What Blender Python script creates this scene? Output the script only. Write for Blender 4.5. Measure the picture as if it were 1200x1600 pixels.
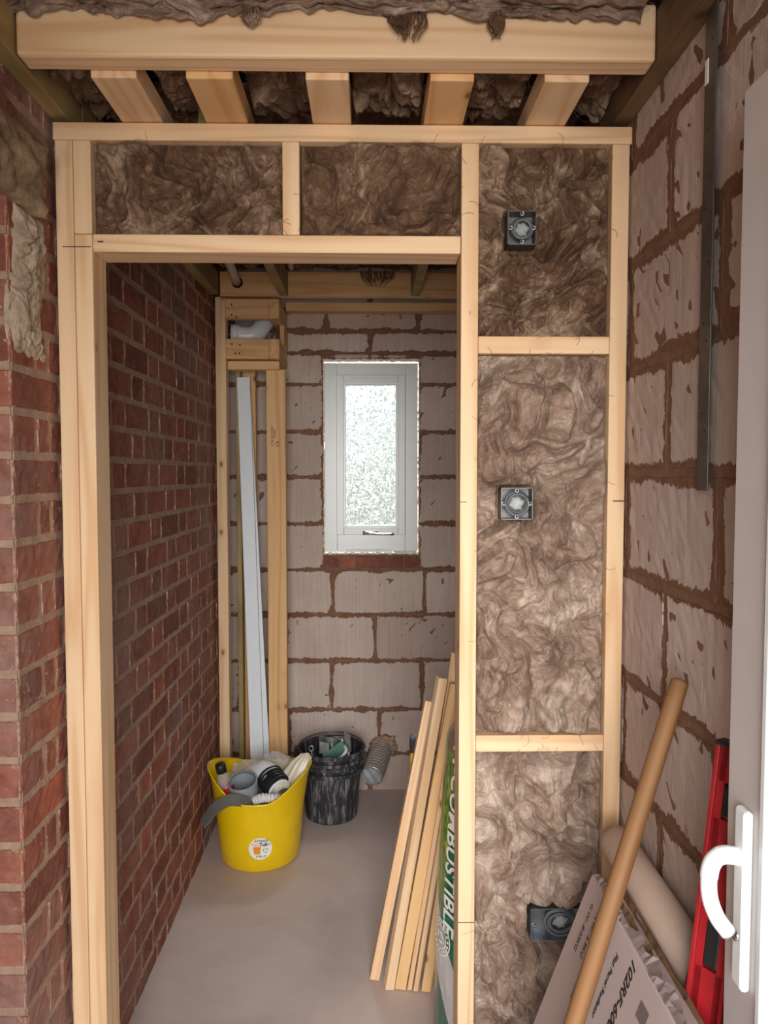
import bpy, bmesh, math, random
import numpy as np
from mathutils import Vector, Matrix

for o in list(bpy.data.objects):
    bpy.data.objects.remove(o)
C = bpy.context.scene.collection
R = math.radians
CAMH = 1.57

# ------------------------------------------------------------------ camera
cam_d = bpy.data.cameras.new('camera')
cam = bpy.data.objects.new('camera', cam_d)
C.objects.link(cam)
cam.location = (0, 0, CAMH)
cam.rotation_euler = (R(90 - 2.92), 0, -R(1.05))
cam_d.sensor_fit = 'VERTICAL'
cam_d.sensor_height = 32.0
cam_d.sensor_width = 24.0
cam_d.lens = 32.0 * 1200 / 1600
cam_d.clip_start = 0.02
bpy.context.scene.camera = cam

# ------------------------------------------------------------------ world + light
sc = bpy.context.scene
sc.view_settings.view_transform = 'Standard'
sc.view_settings.look = 'None'
sc.view_settings.gamma = 1.0
sc.view_settings.use_curve_mapping = False
sc.view_settings.exposure = 0.70
sc.cycles.max_bounces = 10
sc.cycles.diffuse_bounces = 6
sc.cycles.use_denoising = True
sc.cycles.caustics_reflective = False
sc.cycles.caustics_refractive = False
sc.cycles.sample_clamp_indirect = 8.0

w = bpy.data.worlds.new('overcast_sky')
sc.world = w
w.use_nodes = True
nt = w.node_tree
nt.nodes.clear()
wo = nt.nodes.new('ShaderNodeOutputWorld')
bg = nt.nodes.new('ShaderNodeBackground')
tc = nt.nodes.new('ShaderNodeTexCoord')
sx = nt.nodes.new('ShaderNodeSeparateXYZ')
rp = nt.nodes.new('ShaderNodeValToRGB')
mr = nt.nodes.new('ShaderNodeMapRange')
nt.links.new(tc.outputs['Generated'], sx.inputs[0])
nt.links.new(sx.outputs['Z'], mr.inputs['Value'])
mr.inputs['From Min'].default_value = -1
mr.inputs['From Max'].default_value = 1
nt.links.new(mr.outputs[0], rp.inputs[0])
e = rp.color_ramp.elements
e[0].position = 0.0; e[0].color = (0.30, 0.25, 0.21, 1)
e[1].position = 1.0; e[1].color = (0.95, 1.0, 1.08, 1)
for p, c in ((0.40, (0.42, 0.36, 0.31, 1)), (0.485, (0.50, 0.52, 0.42, 1)), (0.53, (0.80, 0.86, 0.84, 1)), (0.62, (0.92, 0.97, 1.05, 1))):
    k = e.new(p); k.color = c
nt.links.new(rp.outputs[0], bg.inputs[0])
bg.inputs[1].default_value = 2.0
nt.links.new(bg.outputs[0], wo.inputs[0])

def area(name, loc, rot, sx_, sy_, power, col, portal=False):
    d = bpy.data.lights.new(name, 'AREA')
    d.shape = 'RECTANGLE'; d.size = sx_; d.size_y = sy_
    d.energy = power; d.color = col
    o = bpy.data.objects.new(name, d); C.objects.link(o)
    o.location = loc; o.rotation_euler = rot
    if portal: d.cycles.is_portal = True
    return o
# daylight through the open entrance door behind the camera, and through the obscure window
area('daylight_entrance', (-0.1, -2.6, 1.9), (R(80), 0, 0), 2.0, 2.4, 158, (1.0, 0.98, 0.95))
area('portal_entrance', (0.0, -0.12, 1.1), (R(90), 0, 0), 1.1, 2.2, 1, (1, 1, 1), True)
area('portal_window', (0.005, 3.88, 1.65), (R(-90), 0, 0), 0.34, 0.8, 1, (1, 1, 1), True)
area('daylight_window', (0.0, 4.55, 2.85), (R(-50), 0, 0), 1.4, 1.2, 760, (0.96, 1.0, 1.0))

# ------------------------------------------------------------------ material helpers
def mat(name):
    m = bpy.data.materials.new(name); m.use_nodes = True
    n = m.node_tree; n.nodes.clear()
    out = n.nodes.new('ShaderNodeOutputMaterial')
    b = n.nodes.new('ShaderNodeBsdfPrincipled')
    n.links.new(b.outputs[0], out.inputs[0])
    return m, n, b
def srgb(r, g, b):
    f = lambda c: (c/255/12.92) if c/255 <= 0.04045 else ((c/255+0.055)/1.055)**2.4
    return (f(r), f(g), f(b), 1)
def N(n, t, **kw):
    x = n.nodes.new('ShaderNode'+t)
    for k, v in kw.items():
        if k in x.inputs: x.inputs[k].default_value = v
        else: setattr(x, k, v)
    return x
def L(n, a, b): n.links.new(a, b)
def coords(n, scale=(1,1,1), rnd=True, loc=(0,0,0), kind='Object'):
    t = N(n, 'TexCoord'); mp = N(n, 'Mapping')
    mp.inputs['Scale'].default_value = scale
    if rnd:
        oi = N(n, 'ObjectInfo'); mu = N(n, 'VectorMath', operation='SCALE')
        cx = N(n, 'CombineXYZ')
        for i, f in enumerate((37.0, 91.0, 53.0)):
            q = N(n, 'Math', operation='MULTIPLY'); q.inputs[1].default_value = f
            L(n, oi.outputs['Random'], q.inputs[0]); L(n, q.outputs[0], cx.inputs[i])
        L(n, cx.outputs[0], mp.inputs['Location'])
    else:
        mp.inputs['Location'].default_value = loc
    L(n, t.outputs[kind], mp.inputs['Vector'])
    return mp.outputs[0]
def noise(n, v, scale, detail=4, rough=.55, dist=0.0, lac=2.0):
    x = N(n, 'TexNoise')
    x.inputs['Scale'].default_value = scale; x.inputs['Detail'].default_value = detail
    x.inputs['Roughness'].default_value = rough; x.inputs['Distortion'].default_value = dist
    L(n, v, x.inputs['Vector'])
    return x.outputs['Fac']
def ramp(n, f, stops):
    r = N(n, 'ValToRGB'); el = r.color_ramp.elements
    while len(el) > 1: el.remove(el[-1])
    el[0].position = stops[0][0]; el[0].color = stops[0][1]
    for p, c in stops[1:]:
        k = el.new(p); k.color = c
    L(n, f, r.inputs[0])
    return r.outputs[0]
def g(v): return (v, v, v, 1)
def mixc(n, f, a, b, mode='MIX'):
    m = N(n, 'Mix', data_type='RGBA', blend_type=mode)
    for s, x in ((m.inputs[6], a), (m.inputs[7], b)):
        if isinstance(x, tuple): s.default_value = x
        else: L(n, x, s)
    if isinstance(f, (int, float)): m.inputs[0].default_value = f
    else: L(n, f, m.inputs[0])
    return m.outputs[2]
def math_(n, op, a, b=0.0, clamp=False):
    m = N(n, 'Math', operation=op, use_clamp=clamp)
    for i, x in enumerate((a, b)):
        if isinstance(x, (int, float)): m.inputs[i].default_value = x
        else: L(n, x, m.inputs[i])
    return m.outputs[0]
def bump(n, b, h, strength=.3, dist=.002, prev=None):
    x = N(n, 'Bump'); x.inputs['Strength'].default_value = strength; x.inputs['Distance'].default_value = dist
    L(n, h, x.inputs['Height'])
    if prev is not None: L(n, prev, x.inputs['Normal'])
    L(n, x.outputs[0], b.inputs['Normal'])
    return x.outputs[0]
def attr(n, name):
    a = N(n, 'Attribute'); a.attribute_name = name
    return a.outputs['Fac']

def plain(name, col, rough=.5, metal=0.0, nscale=None, namt=.12, bmp=0.0, **kw):
    m, n, b = mat(name)
    b.inputs['Roughness'].default_value = rough; b.inputs['Metallic'].default_value = metal
    v = coords(n)
    f = noise(n, v, nscale or 14, 5, .6)
    lo = tuple(c*(1-namt) for c in col[:3])+(1,); hi = tuple(min(1, c*(1+namt)) for c in col[:3])+(1,)
    L(n, ramp(n, f, [(.3, lo), (.7, hi)]), b.inputs['Base Color'])
    if bmp: bump(n, b, noise(n, v, (nscale or 14)*6, 4), bmp, .001)
    for k, val in kw.items(): b.inputs[k].default_value = val
    return m

def wood_mat(name, pale, mid, dark, knotp=.32, treat=False):
    m, n, b = mat(name)
    v = coords(n)
    t = N(n, 'TexCoord'); s = N(n, 'SeparateXYZ'); L(n, v, s.inputs[0])
    mp = N(n, 'Mapping'); mp.inputs['Scale'].default_value = (1.1, 22, 22); L(n, v, mp.inputs['Vector'])
    warp = noise(n, mp.outputs[0], .6, 3, .5, .3)
    mp2 = N(n, 'Mapping'); mp2.inputs['Scale'].default_value = (.5, 9, 9); L(n, v, mp2.inputs['Vector'])
    big = noise(n, mp2.outputs[0], 1.0, 2, .5, .2)
    # growth rings: bands of the stretched field
    ringsrc = math_(n, 'MULTIPLY', big, 46.0)
    ring = math_(n, 'SINE', math_(n, 'ADD', ringsrc, math_(n, 'MULTIPLY', warp, 4.0)))
    ring = math_(n, 'ADD', math_(n, 'MULTIPLY', ring, .5), .5)
    ring = math_(n, 'POWER', ring, 2.2)
    col = mixc(n, math_(n, 'MULTIPLY', ring, .62), pale, mid)
    mp3 = N(n, 'Mapping'); mp3.inputs['Scale'].default_value = (6, 420, 420); L(n, v, mp3.inputs['Vector'])
    fine = noise(n, mp3.outputs[0], 1.0, 2, .6)
    col = mixc(n, math_(n, 'MULTIPLY', math_(n, 'SUBTRACT', fine, .45, True), .5), col, mid)
    mp5 = N(n, 'Mapping'); mp5.inputs['Scale'].default_value = (1.6, 6, 6); L(n, v, mp5.inputs['Vector'])
    col = mixc(n, ramp(n, noise(n, mp5.outputs[0], 1.5, 3), [(.5, g(0)), (.8, g(.35))]), col, mid)
    # knots
    mp4 = N(n, 'Mapping'); mp4.inputs['Scale'].default_value = (7, 11, 11); L(n, v, mp4.inputs['Vector'])
    vo = N(n, 'TexVoronoi'); vo.inputs['Scale'].default_value = 1.0; L(n, mp4.outputs[0], vo.inputs['Vector'])
    sc_ = N(n, 'SeparateColor'); L(n, vo.outputs['Color'], sc_.inputs[0])
    pick = math_(n, 'LESS_THAN', sc_.outputs[0], knotp)
    kd = ramp(n, vo.outputs['Distance'], [(.06, g(1)), (.09, g(.7)), (.12, g(.18)), (.24, g(0))])
    kf = math_(n, 'MULTIPLY', kd, pick)
    col = mixc(n, math_(n, 'MULTIPLY', kf, .85), col, dark)
    if treat:
        col = mixc(n, ramp(n, noise(n, v, 7, 4), [(.4, g(0)), (.7, g(.5))]), col, dark)
    L(n, col, b.inputs['Base Color'])
    b.inputs['Roughness'].default_value = .62
    b.inputs['Specular IOR Level'].default_value = .3
    bump(n, b, math_(n, 'ADD', fine, math_(n, 'MULTIPLY', ring, .6)), .18, .0008)
    return m
M = {}
M['pine'] = wood_mat('planed_pine', srgb(230, 198, 160), srgb(206, 160, 114), srgb(120, 72, 40))
M['pine_orange'] = wood_mat('sawn_pine', srgb(224, 182, 130), srgb(198, 146, 92), srgb(110, 66, 36))
M['treated'] = wood_mat('treated_timber', srgb(168, 146, 100), srgb(140, 118, 74), srgb(96, 80, 48), .3, True)
M['treated_brown'] = wood_mat('brown_treated_timber', srgb(124, 98, 72), srgb(100, 76, 52), srgb(66, 48, 32), .3, True)
M['shaft'] = wood_mat('varnished_ash', srgb(138, 99, 64), srgb(104, 68, 40), srgb(52, 34, 22), .6)

def block_mat():
    m, n, b = mat('aerated_block')
    v = coords(n, rnd=False)
    ed = attr(n, 'edge'); rd = attr(n, 'rnd'); sm = attr(n, 'smear')
    base = ramp(n, rd, [(0, srgb(190, 172, 162)), (.5, srgb(202, 185, 176)), (1, srgb(211, 194, 184))])
    mp = N(n, 'Mapping'); mp.inputs['Scale'].default_value = (150, 150, 3.5); L(n, v, mp.inputs['Vector'])
    comb = noise(n, mp.outputs[0], 1, 3, .6)
    base = mixc(n, ramp(n, comb, [(.35, g(.3)), (.65, g(0))]), base, srgb(150, 128, 118))
    cloud = noise(n, v, 5, 4, .6)
    base = mixc(n, ramp(n, cloud, [(.4, g(0)), (.75, g(.45))]), base, srgb(172, 148, 135))
    mort = mixc(n, noise(n, v, 60, 4), srgb(136, 101, 80), srgb(116, 82, 62))
    # ragged smear at the edges
    mp2 = N(n, 'Mapping'); mp2.inputs['Scale'].default_value = (1, 1, .7); L(n, v, mp2.inputs['Vector'])
    rag = math_(n, 'ADD', math_(n, 'MULTIPLY', noise(n, mp2.outputs[0], 11, 3, .5), .8), math_(n, 'MULTIPLY', noise(n, mp2.outputs[0], 70, 5, .75), .6))
    lim = math_(n, 'MULTIPLY', math_(n, 'SUBTRACT', rag, .62), .060)
    lim = math_(n, 'ADD', lim, math_(n, 'MULTIPLY', sm, .012))
    mask = math_(n, 'MULTIPLY', math_(n, 'SUBTRACT', lim, ed), 700.0, True)
    # blots of mortar on the faces
    mp3 = N(n, 'Mapping'); mp3.inputs['Scale'].default_value = (1.5, 1.5, .75); L(n, v, mp3.inputs['Vector'])
    bl = noise(n, mp3.outputs[0], 10, 6, .72)
    area_ = noise(n, v, 2.4, 2)
    bm_ = ramp(n, math_(n, 'ADD', bl, math_(n, 'MULTIPLY', math_(n, 'SUBTRACT', area_, .5), .3)), [(.672, g(0)), (.70, g(.8))])
    mask = math_(n, 'MAXIMUM', mask, bm_)
    L(n, mixc(n, mask, base, mort), b.inputs['Base Color'])
    b.inputs['Roughness'].default_value = .92
    b.inputs['Specular IOR Level'].default_value = .15
    h = math_(n, 'ADD', math_(n, 'MULTIPLY', comb, .5), math_(n, 'ADD', math_(n, 'MULTIPLY', mask, -.5), math_(n, 'MULTIPLY', noise(n, v, 130, 3), .4)))
    bump(n, b, h, .5, .003)
    return m
M['block'] = block_mat()
def mortar_mat(name, c1, c2):
    m, n, b = mat(name)
    v = coords(n, rnd=False)
    L(n, ramp(n, noise(n, v, 22, 6, .7), [(.3, c1), (.7, c2)]), b.inputs['Base Color'])
    b.inputs['Roughness'].default_value = .95
    bump(n, b, noise(n, v, 70, 6, .7), .8, .006)
    return m
M['mortar_brown'] = mortar_mat('brown_mortar', srgb(112, 80, 61), srgb(142, 107, 85))
M['mortar_grey'] = mortar_mat('lime_mortar', srgb(154, 124, 104), srgb(188, 160, 138))
def brick_mat():
    m, n, b = mat('old_red_brick')
    v = coords(n, rnd=False)
    ed = attr(n, 'edge'); rd = attr(n, 'rnd')
    base = ramp(n, rd, [(0, srgb(124, 76, 64)), (.3, srgb(144, 88, 73)), (.6, srgb(160, 98, 80)), (.85, srgb(152, 104, 92)), (1, srgb(176, 100, 76))])
    cl = noise(n, v, 14, 5, .65)
    base = mixc(n, ramp(n, cl, [(.35, g(.55)), (.6, g(0))]), base, srgb(96, 50, 42))
    base = mixc(n, ramp(n, noise(n, v, 45, 4), [(.5, g(0)), (.8, g(.4))]), base, srgb(168, 108, 92))
    # grey lime bloom in places
    dust = ramp(n, math_(n, 'ADD', noise(n, v, 1.7, 3), math_(n, 'MULTIPLY', noise(n, v, 34, 4, .7), .35)), [(.62, g(0)), (.80, g(.5))])
    base = mixc(n, dust, base, srgb(158, 138, 130))
    # pale specks and splashes
    sp = ramp(n, math_(n, 'ADD', noise(n, v, 95, 3, .6), math_(n, 'MULTIPLY', noise(n, v, 4, 2), .35)), [(.87, g(0)), (.90, g(.75))])
    base = mixc(n, sp, base, srgb(205, 176, 156))
    mort = mixc(n, noise(n, v, 60, 4), srgb(154, 124, 104), srgb(188, 160, 138))
    lim = math_(n, 'MULTIPLY', math_(n, 'SUBTRACT', noise(n, v, 60, 4, .7), .38), .014)
    mask = math_(n, 'MULTIPLY', math_(n, 'SUBTRACT', lim, ed), 900.0, True)
    L(n, mixc(n, mask, base, mort), b.inputs['Base Color'])
    b.inputs['Roughness'].default_value = .8
    b.inputs['Specular IOR Level'].default_value = .25
    bump(n, b, math_(n, 'ADD', noise(n, v, 55, 6, .7), math_(n, 'MULTIPLY', sp, .5)), .55, .004)
    return m
M['brick'] = brick_mat()
def floor_mat():
    m, n, b = mat('dusty_screed')
    v = coords(n, rnd=False)
    c = ramp(n, noise(n, v, 2.2, 6, .6, .4), [(.3, srgb(184, 165, 158)), (.5, srgb(200, 182, 175)), (.7, srgb(210, 193, 186))])
    sp = ramp(n, noise(n, v, 120, 3, .6), [(.72, g(0)), (.76, g(.6))])
    c = mixc(n, sp, c, srgb(132, 112, 104))
    sp2 = ramp(n, noise(n, v, 40, 4, .7, .2), [(.70, g(0)), (.74, g(.5))])
    c = mixc(n, sp2, c, srgb(205, 192, 184))
    L(n, c, b.inputs['Base Color'])
    b.inputs['Roughness'].default_value = .7
    bump(n, b, noise(n, v, 90, 5), .25, .002)
    return m
M['floor'] = floor_mat()
def wool_mat(name, dark, mid, light):
    m, n, b = mat(name)
    v = coords(n)
    wv = N(n, 'TexNoise'); wv.inputs['Scale'].default_value = 5; wv.inputs['Detail'].default_value = 3; L(n, v, wv.inputs['Vector'])
    sub = N(n, 'VectorMath', operation='SUBTRACT'); L(n, wv.outputs['Color'], sub.inputs[0]); sub.inputs[1].default_value = (.5, .5, .5)
    scl = N(n, 'VectorMath', operation='SCALE'); L(n, sub.outputs[0], scl.inputs[0]); scl.inputs['Scale'].default_value = .55
    ad = N(n, 'VectorMath', operation='ADD'); L(n, v, ad.inputs[0]); L(n, scl.outputs[0], ad.inputs[1])
    mp = N(n, 'Mapping'); mp.inputs['Scale'].default_value = (1, 1, .22); mp.inputs['Rotation'].default_value = (0, R(35), 0); L(n, ad.outputs[0], mp.inputs['Vector'])
    streak = noise(n, mp.outputs[0], 34, 7, .68, .5)
    mp2 = N(n, 'Mapping'); mp2.inputs['Scale'].default_value = (.25, 1, 1); mp2.inputs['Rotation'].default_value = (0, R(-25), 0); L(n, ad.outputs[0], mp2.inputs['Vector'])
    streak2 = noise(n, mp2.outputs[0], 60, 6, .7, .4)
    cl = noise(n, ad.outputs[0], 7, 4, .6)
    f = math_(n, 'ADD', math_(n, 'MULTIPLY', cl, .55), math_(n, 'ADD', math_(n, 'MULTIPLY', streak, .28), math_(n, 'MULTIPLY', streak2, .17)))
    hh = attr(n, 'height')
    c = ramp(n, f, [(.36, dark), (.5, mid), (.61, light)])
    L(n, c, b.inputs['Base Color'])
    b.inputs['Roughness'].default_value = .8
    b.inputs['Specular IOR Level'].default_value = .25
    bump(n, b, math_(n, 'ADD', streak, streak2), .9, .010)
    return m
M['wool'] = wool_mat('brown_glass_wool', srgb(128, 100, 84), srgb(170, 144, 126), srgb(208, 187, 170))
M['wool_shaded'] = wool_mat('shaded_brown_glass_wool', srgb(92, 66, 48), srgb(128, 98, 76), srgb(190, 162, 138))  # darker copy of the wool: dimness of upper bays and ceiling put into colour
M['white_upvc'] = plain('white_upvc', srgb(232, 236, 236), .3, namt=.02)
M['white_trim'] = plain('white_trim_plastic', srgb(222, 228, 234), .35, namt=.03)
M['foam'] = plain('expanding_foam', srgb(236, 226, 206), .8, nscale=60, namt=.1, bmp=.8)
M['door_upvc'] = plain('shaded_white_upvc', srgb(206, 198, 196), .35, namt=.03)  # white door sash, its backlit shade mixed into the base colour
M['chrome'] = plain('chrome', srgb(205, 205, 205), .18, 1.0, namt=.05)
M['galv'] = plain('galvanised_steel', srgb(150, 156, 160), .38, .9, nscale=40, namt=.25)
M['galv_dark'] = plain('dull_zinc', srgb(104, 102, 100), .48, .8, nscale=30, namt=.2)
M['box_in'] = plain('steel_box_inside', srgb(70, 74, 80), .45, .8, nscale=40, namt=.25)
M['cable'] = plain('grey_cable_sheath', srgb(88, 92, 96), .45, namt=.06)
M['black'] = plain('black_plastic', srgb(30, 30, 32), .45, namt=.2)
M['yellow'] = plain('yellow_rubber_tub', srgb(236, 198, 8), .38, nscale=9, namt=.06)
M['label'] = plain('paper_label', srgb(240, 238, 230), .5, namt=.02)
M['orange_print'] = plain('orange_print', srgb(240, 150, 40), .5, namt=.1)
M['green_print'] = plain('green_print', srgb(60, 150, 90), .5, namt=.1)
M['ink'] = plain('black_ink', srgb(38, 34, 34), .6, namt=.05)
M['grey_pipe'] = plain('grey_soil_pipe', srgb(142, 146, 152), .35, namt=.04)
M['white_pipe'] = plain('white_pipe_plastic', srgb(226, 228, 230), .3, namt=.03)
M['pink_pipe'] = plain('dusty_white_waste_pipe', srgb(206, 190, 180), .4, namt=.06)
M['duct'] = plain('dusty_flexible_duct', srgb(168, 156, 148), .5, .3, nscale=30, namt=.2)
M['foil'] = plain('crinkled_foil', srgb(205, 212, 218), .35, .5, nscale=20, namt=.3, bmp=.6)
M['grey_felt'] = plain('grey_rubber_strip', srgb(98, 96, 90), .8, nscale=25, namt=.12)
M['red'] = plain('red_paint', srgb(158, 30, 36), .4, nscale=30, namt=.15)
M['red_label'] = plain('red_label', srgb(214, 40, 44), .45, namt=.05)
M['blue_label'] = plain('blue_label', srgb(38, 120, 214), .45, namt=.06)
M['tube'] = plain('cardboard_tube', srgb(190, 164, 146), .42, nscale=8, namt=.06)
M['card'] = plain('white_cardboard', srgb(196, 178, 174), .6, nscale=6, namt=.05, bmp=.15)
M['card_brown'] = plain('torn_brown_cardboard', srgb(170, 138, 104), .8, nscale=40, namt=.2, bmp=.5)
M['stone'] = mortar_mat('rough_concrete', srgb(118, 98, 76), srgb(176, 152, 122))
M['render'] = mortar_mat('pale_lime_patch', srgb(156, 134, 112), srgb(206, 190, 168))
M['ceiling'] = plain('dark_roof_boards', srgb(70, 56, 46), .9, namt=.2)
M['cloth_plastic'] = plain('cream_polythene', srgb(206, 198, 176), .3, nscale=20, namt=.1, bmp=.3)
M['teal'] = plain('green_tool_grip', srgb(92, 136, 120), .5, namt=.2)
M['steel'] = plain('tool_steel', srgb(170, 176, 176), .35, .8, nscale=30, namt=.3)
M['dust_white'] = plain('plaster_dust', srgb(212, 210, 205), .8, nscale=30, namt=.1)
def clear_mat(name, col=(1, 1, 1, 1), rough=.08, tr=.75):
    m, n, b = mat(name)
    out = [x for x in n.nodes if x.type == 'OUTPUT_MATERIAL'][0]
    b.inputs['Base Color'].default_value = col; b.inputs['Roughness'].default_value = rough
    v = coords(n)
    bump(n, b, noise(n, v, 38, 4, .6, 1.0), .9, .01)
    t = N(n, 'BsdfTransparent'); mx = N(n, 'MixShader'); mx.inputs[0].default_value = 1-tr
    L(n, t.outputs[0], mx.inputs[1]); L(n, b.outputs[0], mx.inputs[2]); L(n, mx.outputs[0], out.inputs[0])
    return m
M['clear'] = clear_mat('clear_plastic', (.86, .9, .92, 1), .12, .78)
def glass_mat():
    m, n, b = mat('obscure_glass')
    out = [x for x in n.nodes if x.type == 'OUTPUT_MATERIAL'][0]
    v = coords(n, rnd=False)
    h = noise(n, v, 85, 1.0, .4, .5)
    bp = N(n, 'Bump'); bp.inputs['Strength'].default_value = 1.0; bp.inputs['Distance'].default_value = .012
    L(n, ramp(n, h, [(.42, g(0)), (.5, g(1)), (.58, g(0))]), bp.inputs['Height'])
    gl = N(n, 'BsdfRefraction'); gl.inputs['IOR'].default_value = 1.25; gl.inputs['Roughness'].default_value = .05
    gl.inputs['Color'].default_value = (.58, .61, .60, 1)
    L(n, bp.outputs[0], gl.inputs['Normal'])
    t = N(n, 'BsdfTransparent')
    L(n, ramp(n, h, [(.42, (.36, .38, .37, 1)), (.5, (.52, .54, .53, 1)), (.58, (.74, .76, .75, 1))]), t.inputs[0])
    mx = N(n, 'MixShader'); mx.inputs[0].default_value = .45
    L(n, t.outputs[0], mx.inputs[1]); L(n, gl.outputs[0], mx.inputs[2])
    gs = N(n, 'BsdfGlossy'); gs.inputs['Roughness'].default_value = .2; L(n, bp.outputs[0], gs.inputs['Normal'])
    mx2 = N(n, 'MixShader'); mx2.inputs[0].default_value = .06
    L(n, mx.outputs[0], mx2.inputs[1]); L(n, gs.outputs[0], mx2.inputs[2]); L(n, mx2.outputs[0], out.inputs[0])
    return m
M['glass'] = glass_mat()
def bucket_mat():
    m, n, b = mat('plaster_streaked_black_bucket')
    v = coords(n)
    mp = N(n, 'Mapping'); mp.inputs['Scale'].default_value = (9, 9, 1.6); L(n, v, mp.inputs['Vector'])
    f = noise(n, mp.outputs[0], 5, 7, .78, .4)
    d = ramp(n, f, [(.5, g(0)), (.60, g(.35)), (.72, g(.8))])
    L(n, mixc(n, d, srgb(40, 41, 46), srgb(176, 174, 172)), b.inputs['Base Color'])
    b.inputs['Roughness'].default_value = .55
    return m
M['bucket'] = bucket_mat()

# ------------------------------------------------------------------ object helpers
def link(name, me, m=None, parent=None, loc=None, rot=None, smooth=False):
    o = bpy.data.objects.new(name, me); C.objects.link(o)
    if m is not None:
        for q in (m if isinstance(m, (list, tuple)) else [m]): me.materials.append(q)
    if parent is not None: o.parent = parent
    if loc is not None: o.location = loc
    if rot is not None: o.rotation_euler = rot
    if smooth:
        me.polygons.foreach_set('use_smooth', [True]*len(me.polygons))
    return o
def from_bm(name, bm, m=None, parent=None, smooth=False, **kw):
    bmesh.ops.recalc_face_normals(bm, faces=bm.faces[:])
    me = bpy.data.meshes.new(name); bm.to_mesh(me); bm.free()
    return link(name, me, m, parent, smooth=smooth, **kw)
def tag(o, label=None, cat=None, group=None, kind=None):
    if label: o['label'] = label
    if cat: o['category'] = cat
    if group: o['group'] = group
    if kind: o['kind'] = kind
    return o
def empty(name, loc=(0, 0, 0), rot=(0, 0, 0)):
    o = bpy.data.objects.new(name, None); C.objects.link(o)
    o.location = loc; o.rotation_euler = rot; o.empty_display_size = .05
    return o
def add_box(bm, x0, x1, y0, y1, z0, z1, bev=0.0, mx=None):
    r = bmesh.ops.create_cube(bm, size=1.0)
    vs = r['verts']
    for v in vs:
        v.co = Vector(((x0+x1)/2 + v.co.x*(x1-x0), (y0+y1)/2 + v.co.y*(y1-y0), (z0+z1)/2 + v.co.z*(z1-z0)))
    if bev > 0:
        es = list({e_ for v in vs for e_ in v.link_edges})
        rr = bmesh.ops.bevel(bm, geom=es, offset=bev, segments=2, affect='EDGES', profile=.5)
        vs = list({v for f in rr['faces'] for v in f.verts} | {v for v in vs if v.is_valid})
    if mx is not None:
        for v in vs: v.co = mx @ v.co
    return vs
def box(name, x0, x1, y0, y1, z0, z1, m, parent=None, bev=.002):
    bm = bmesh.new()
    c = Vector(((x0+x1)/2, (y0+y1)/2, (z0+z1)/2))
    add_box(bm, x0-c.x, x1-c.x, y0-c.y, y1-c.y, z0-c.z, z1-c.z, bev)
    o = from_bm(name, bm, m, parent)
    o.location = c - (parent.location if parent is not None else Vector((0, 0, 0)))
    return o
def timber(name, p0, p1, w_, t_, m, parent=None, up=(0, 0, 1), bev=.0025, notch=None):
    """plank from p0 to p1; w_ across (perp. to up), t_ along up; grain runs along local x."""
    p0 = Vector(p0); p1 = Vector(p1); ax = (p1-p0); ln = ax.length; ax.normalize()
    up = Vector(up); side = up.cross(ax).normalized(); up2 = ax.cross(side).normalized()
    bm = bmesh.new()
    add_box(bm, -ln/2, ln/2, -w_/2, w_/2, -t_/2, t_/2, bev)
    if notch: notch(bm, ln)
    o = from_bm(name, bm, m, parent)
    mw = Matrix((ax, side, up2)).transposed().to_4x4()
    c = (p0+p1)/2 - (parent.location if parent is not None else Vector((0, 0, 0)))
    mw.translation = c
    o.matrix_basis = mw
    return o
def tube_bm(bm, pts, r, seg=12, cap=True, closed=False):
    pts = [Vector(p) for p in pts]; n = len(pts)
    rs = r if isinstance(r, (list, tuple)) else [r]*n
    prev = None; rings = []
    for i, p in enumerate(pts):
        t = (pts[min(i+1, n-1)] - pts[max(i-1, 0)]).normalized()
        if prev is None:
            a = Vector((0, 0, 1)) if abs(t.z) < .9 else Vector((1, 0, 0))
            nrm = t.cross(a).normalized()
        else:
            nrm = (prev - t*prev.dot(t)).normalized()
        prev = nrm; bn = t.cross(nrm)
        rings.append([bm.verts.new(p + (nrm*math.cos(2*math.pi*k/seg) + bn*math.sin(2*math.pi*k/seg))*rs[i]) for k in range(seg)])
    for a, b in zip(rings, rings[1:]):
        for k in range(seg):
            bm.faces.new((a[k], a[(k+1) % seg], b[(k+1) % seg], b[k]))
    if cap:
        bm.faces.new(rings[0]); bm.faces.new(list(reversed(rings[-1])))
    return rings
def tube(name, pts, r, m, parent=None, seg=16, **kw):
    bm = bmesh.new(); tube_bm(bm, pts, r, seg)
    return from_bm(name, bm, m, parent, smooth=True, **kw)
def lathe_bm(bm, prof, seg=48, mx=None, zfun=None):
    rings = []
    for r_, z_ in prof:
        ring = []
        for k in range(seg):
            a = 2*math.pi*k/seg
            z2 = zfun(a, z_, r_) if zfun else z_
            v = Vector((r_*math.cos(a), r_*math.sin(a), z2))
            if mx is not None: v = mx @ v
            ring.append(bm.verts.new(v))
        rings.append(ring)
    for a, b in zip(rings, rings[1:]):
        for k in range(seg):
            bm.faces.new((a[k], a[(k+1) % seg], b[(k+1) % seg], b[k]))
    return rings
def axis_mx(p0, p1):
    """matrix taking local z axis (0..len) to p0->p1"""
    p0 = Vector(p0); d = Vector(p1)-p0
    q = d.to_track_quat('Z', 'Y'); m_ = q.to_matrix().to_4x4(); m_.translation = p0
    return m_, d.length
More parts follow.
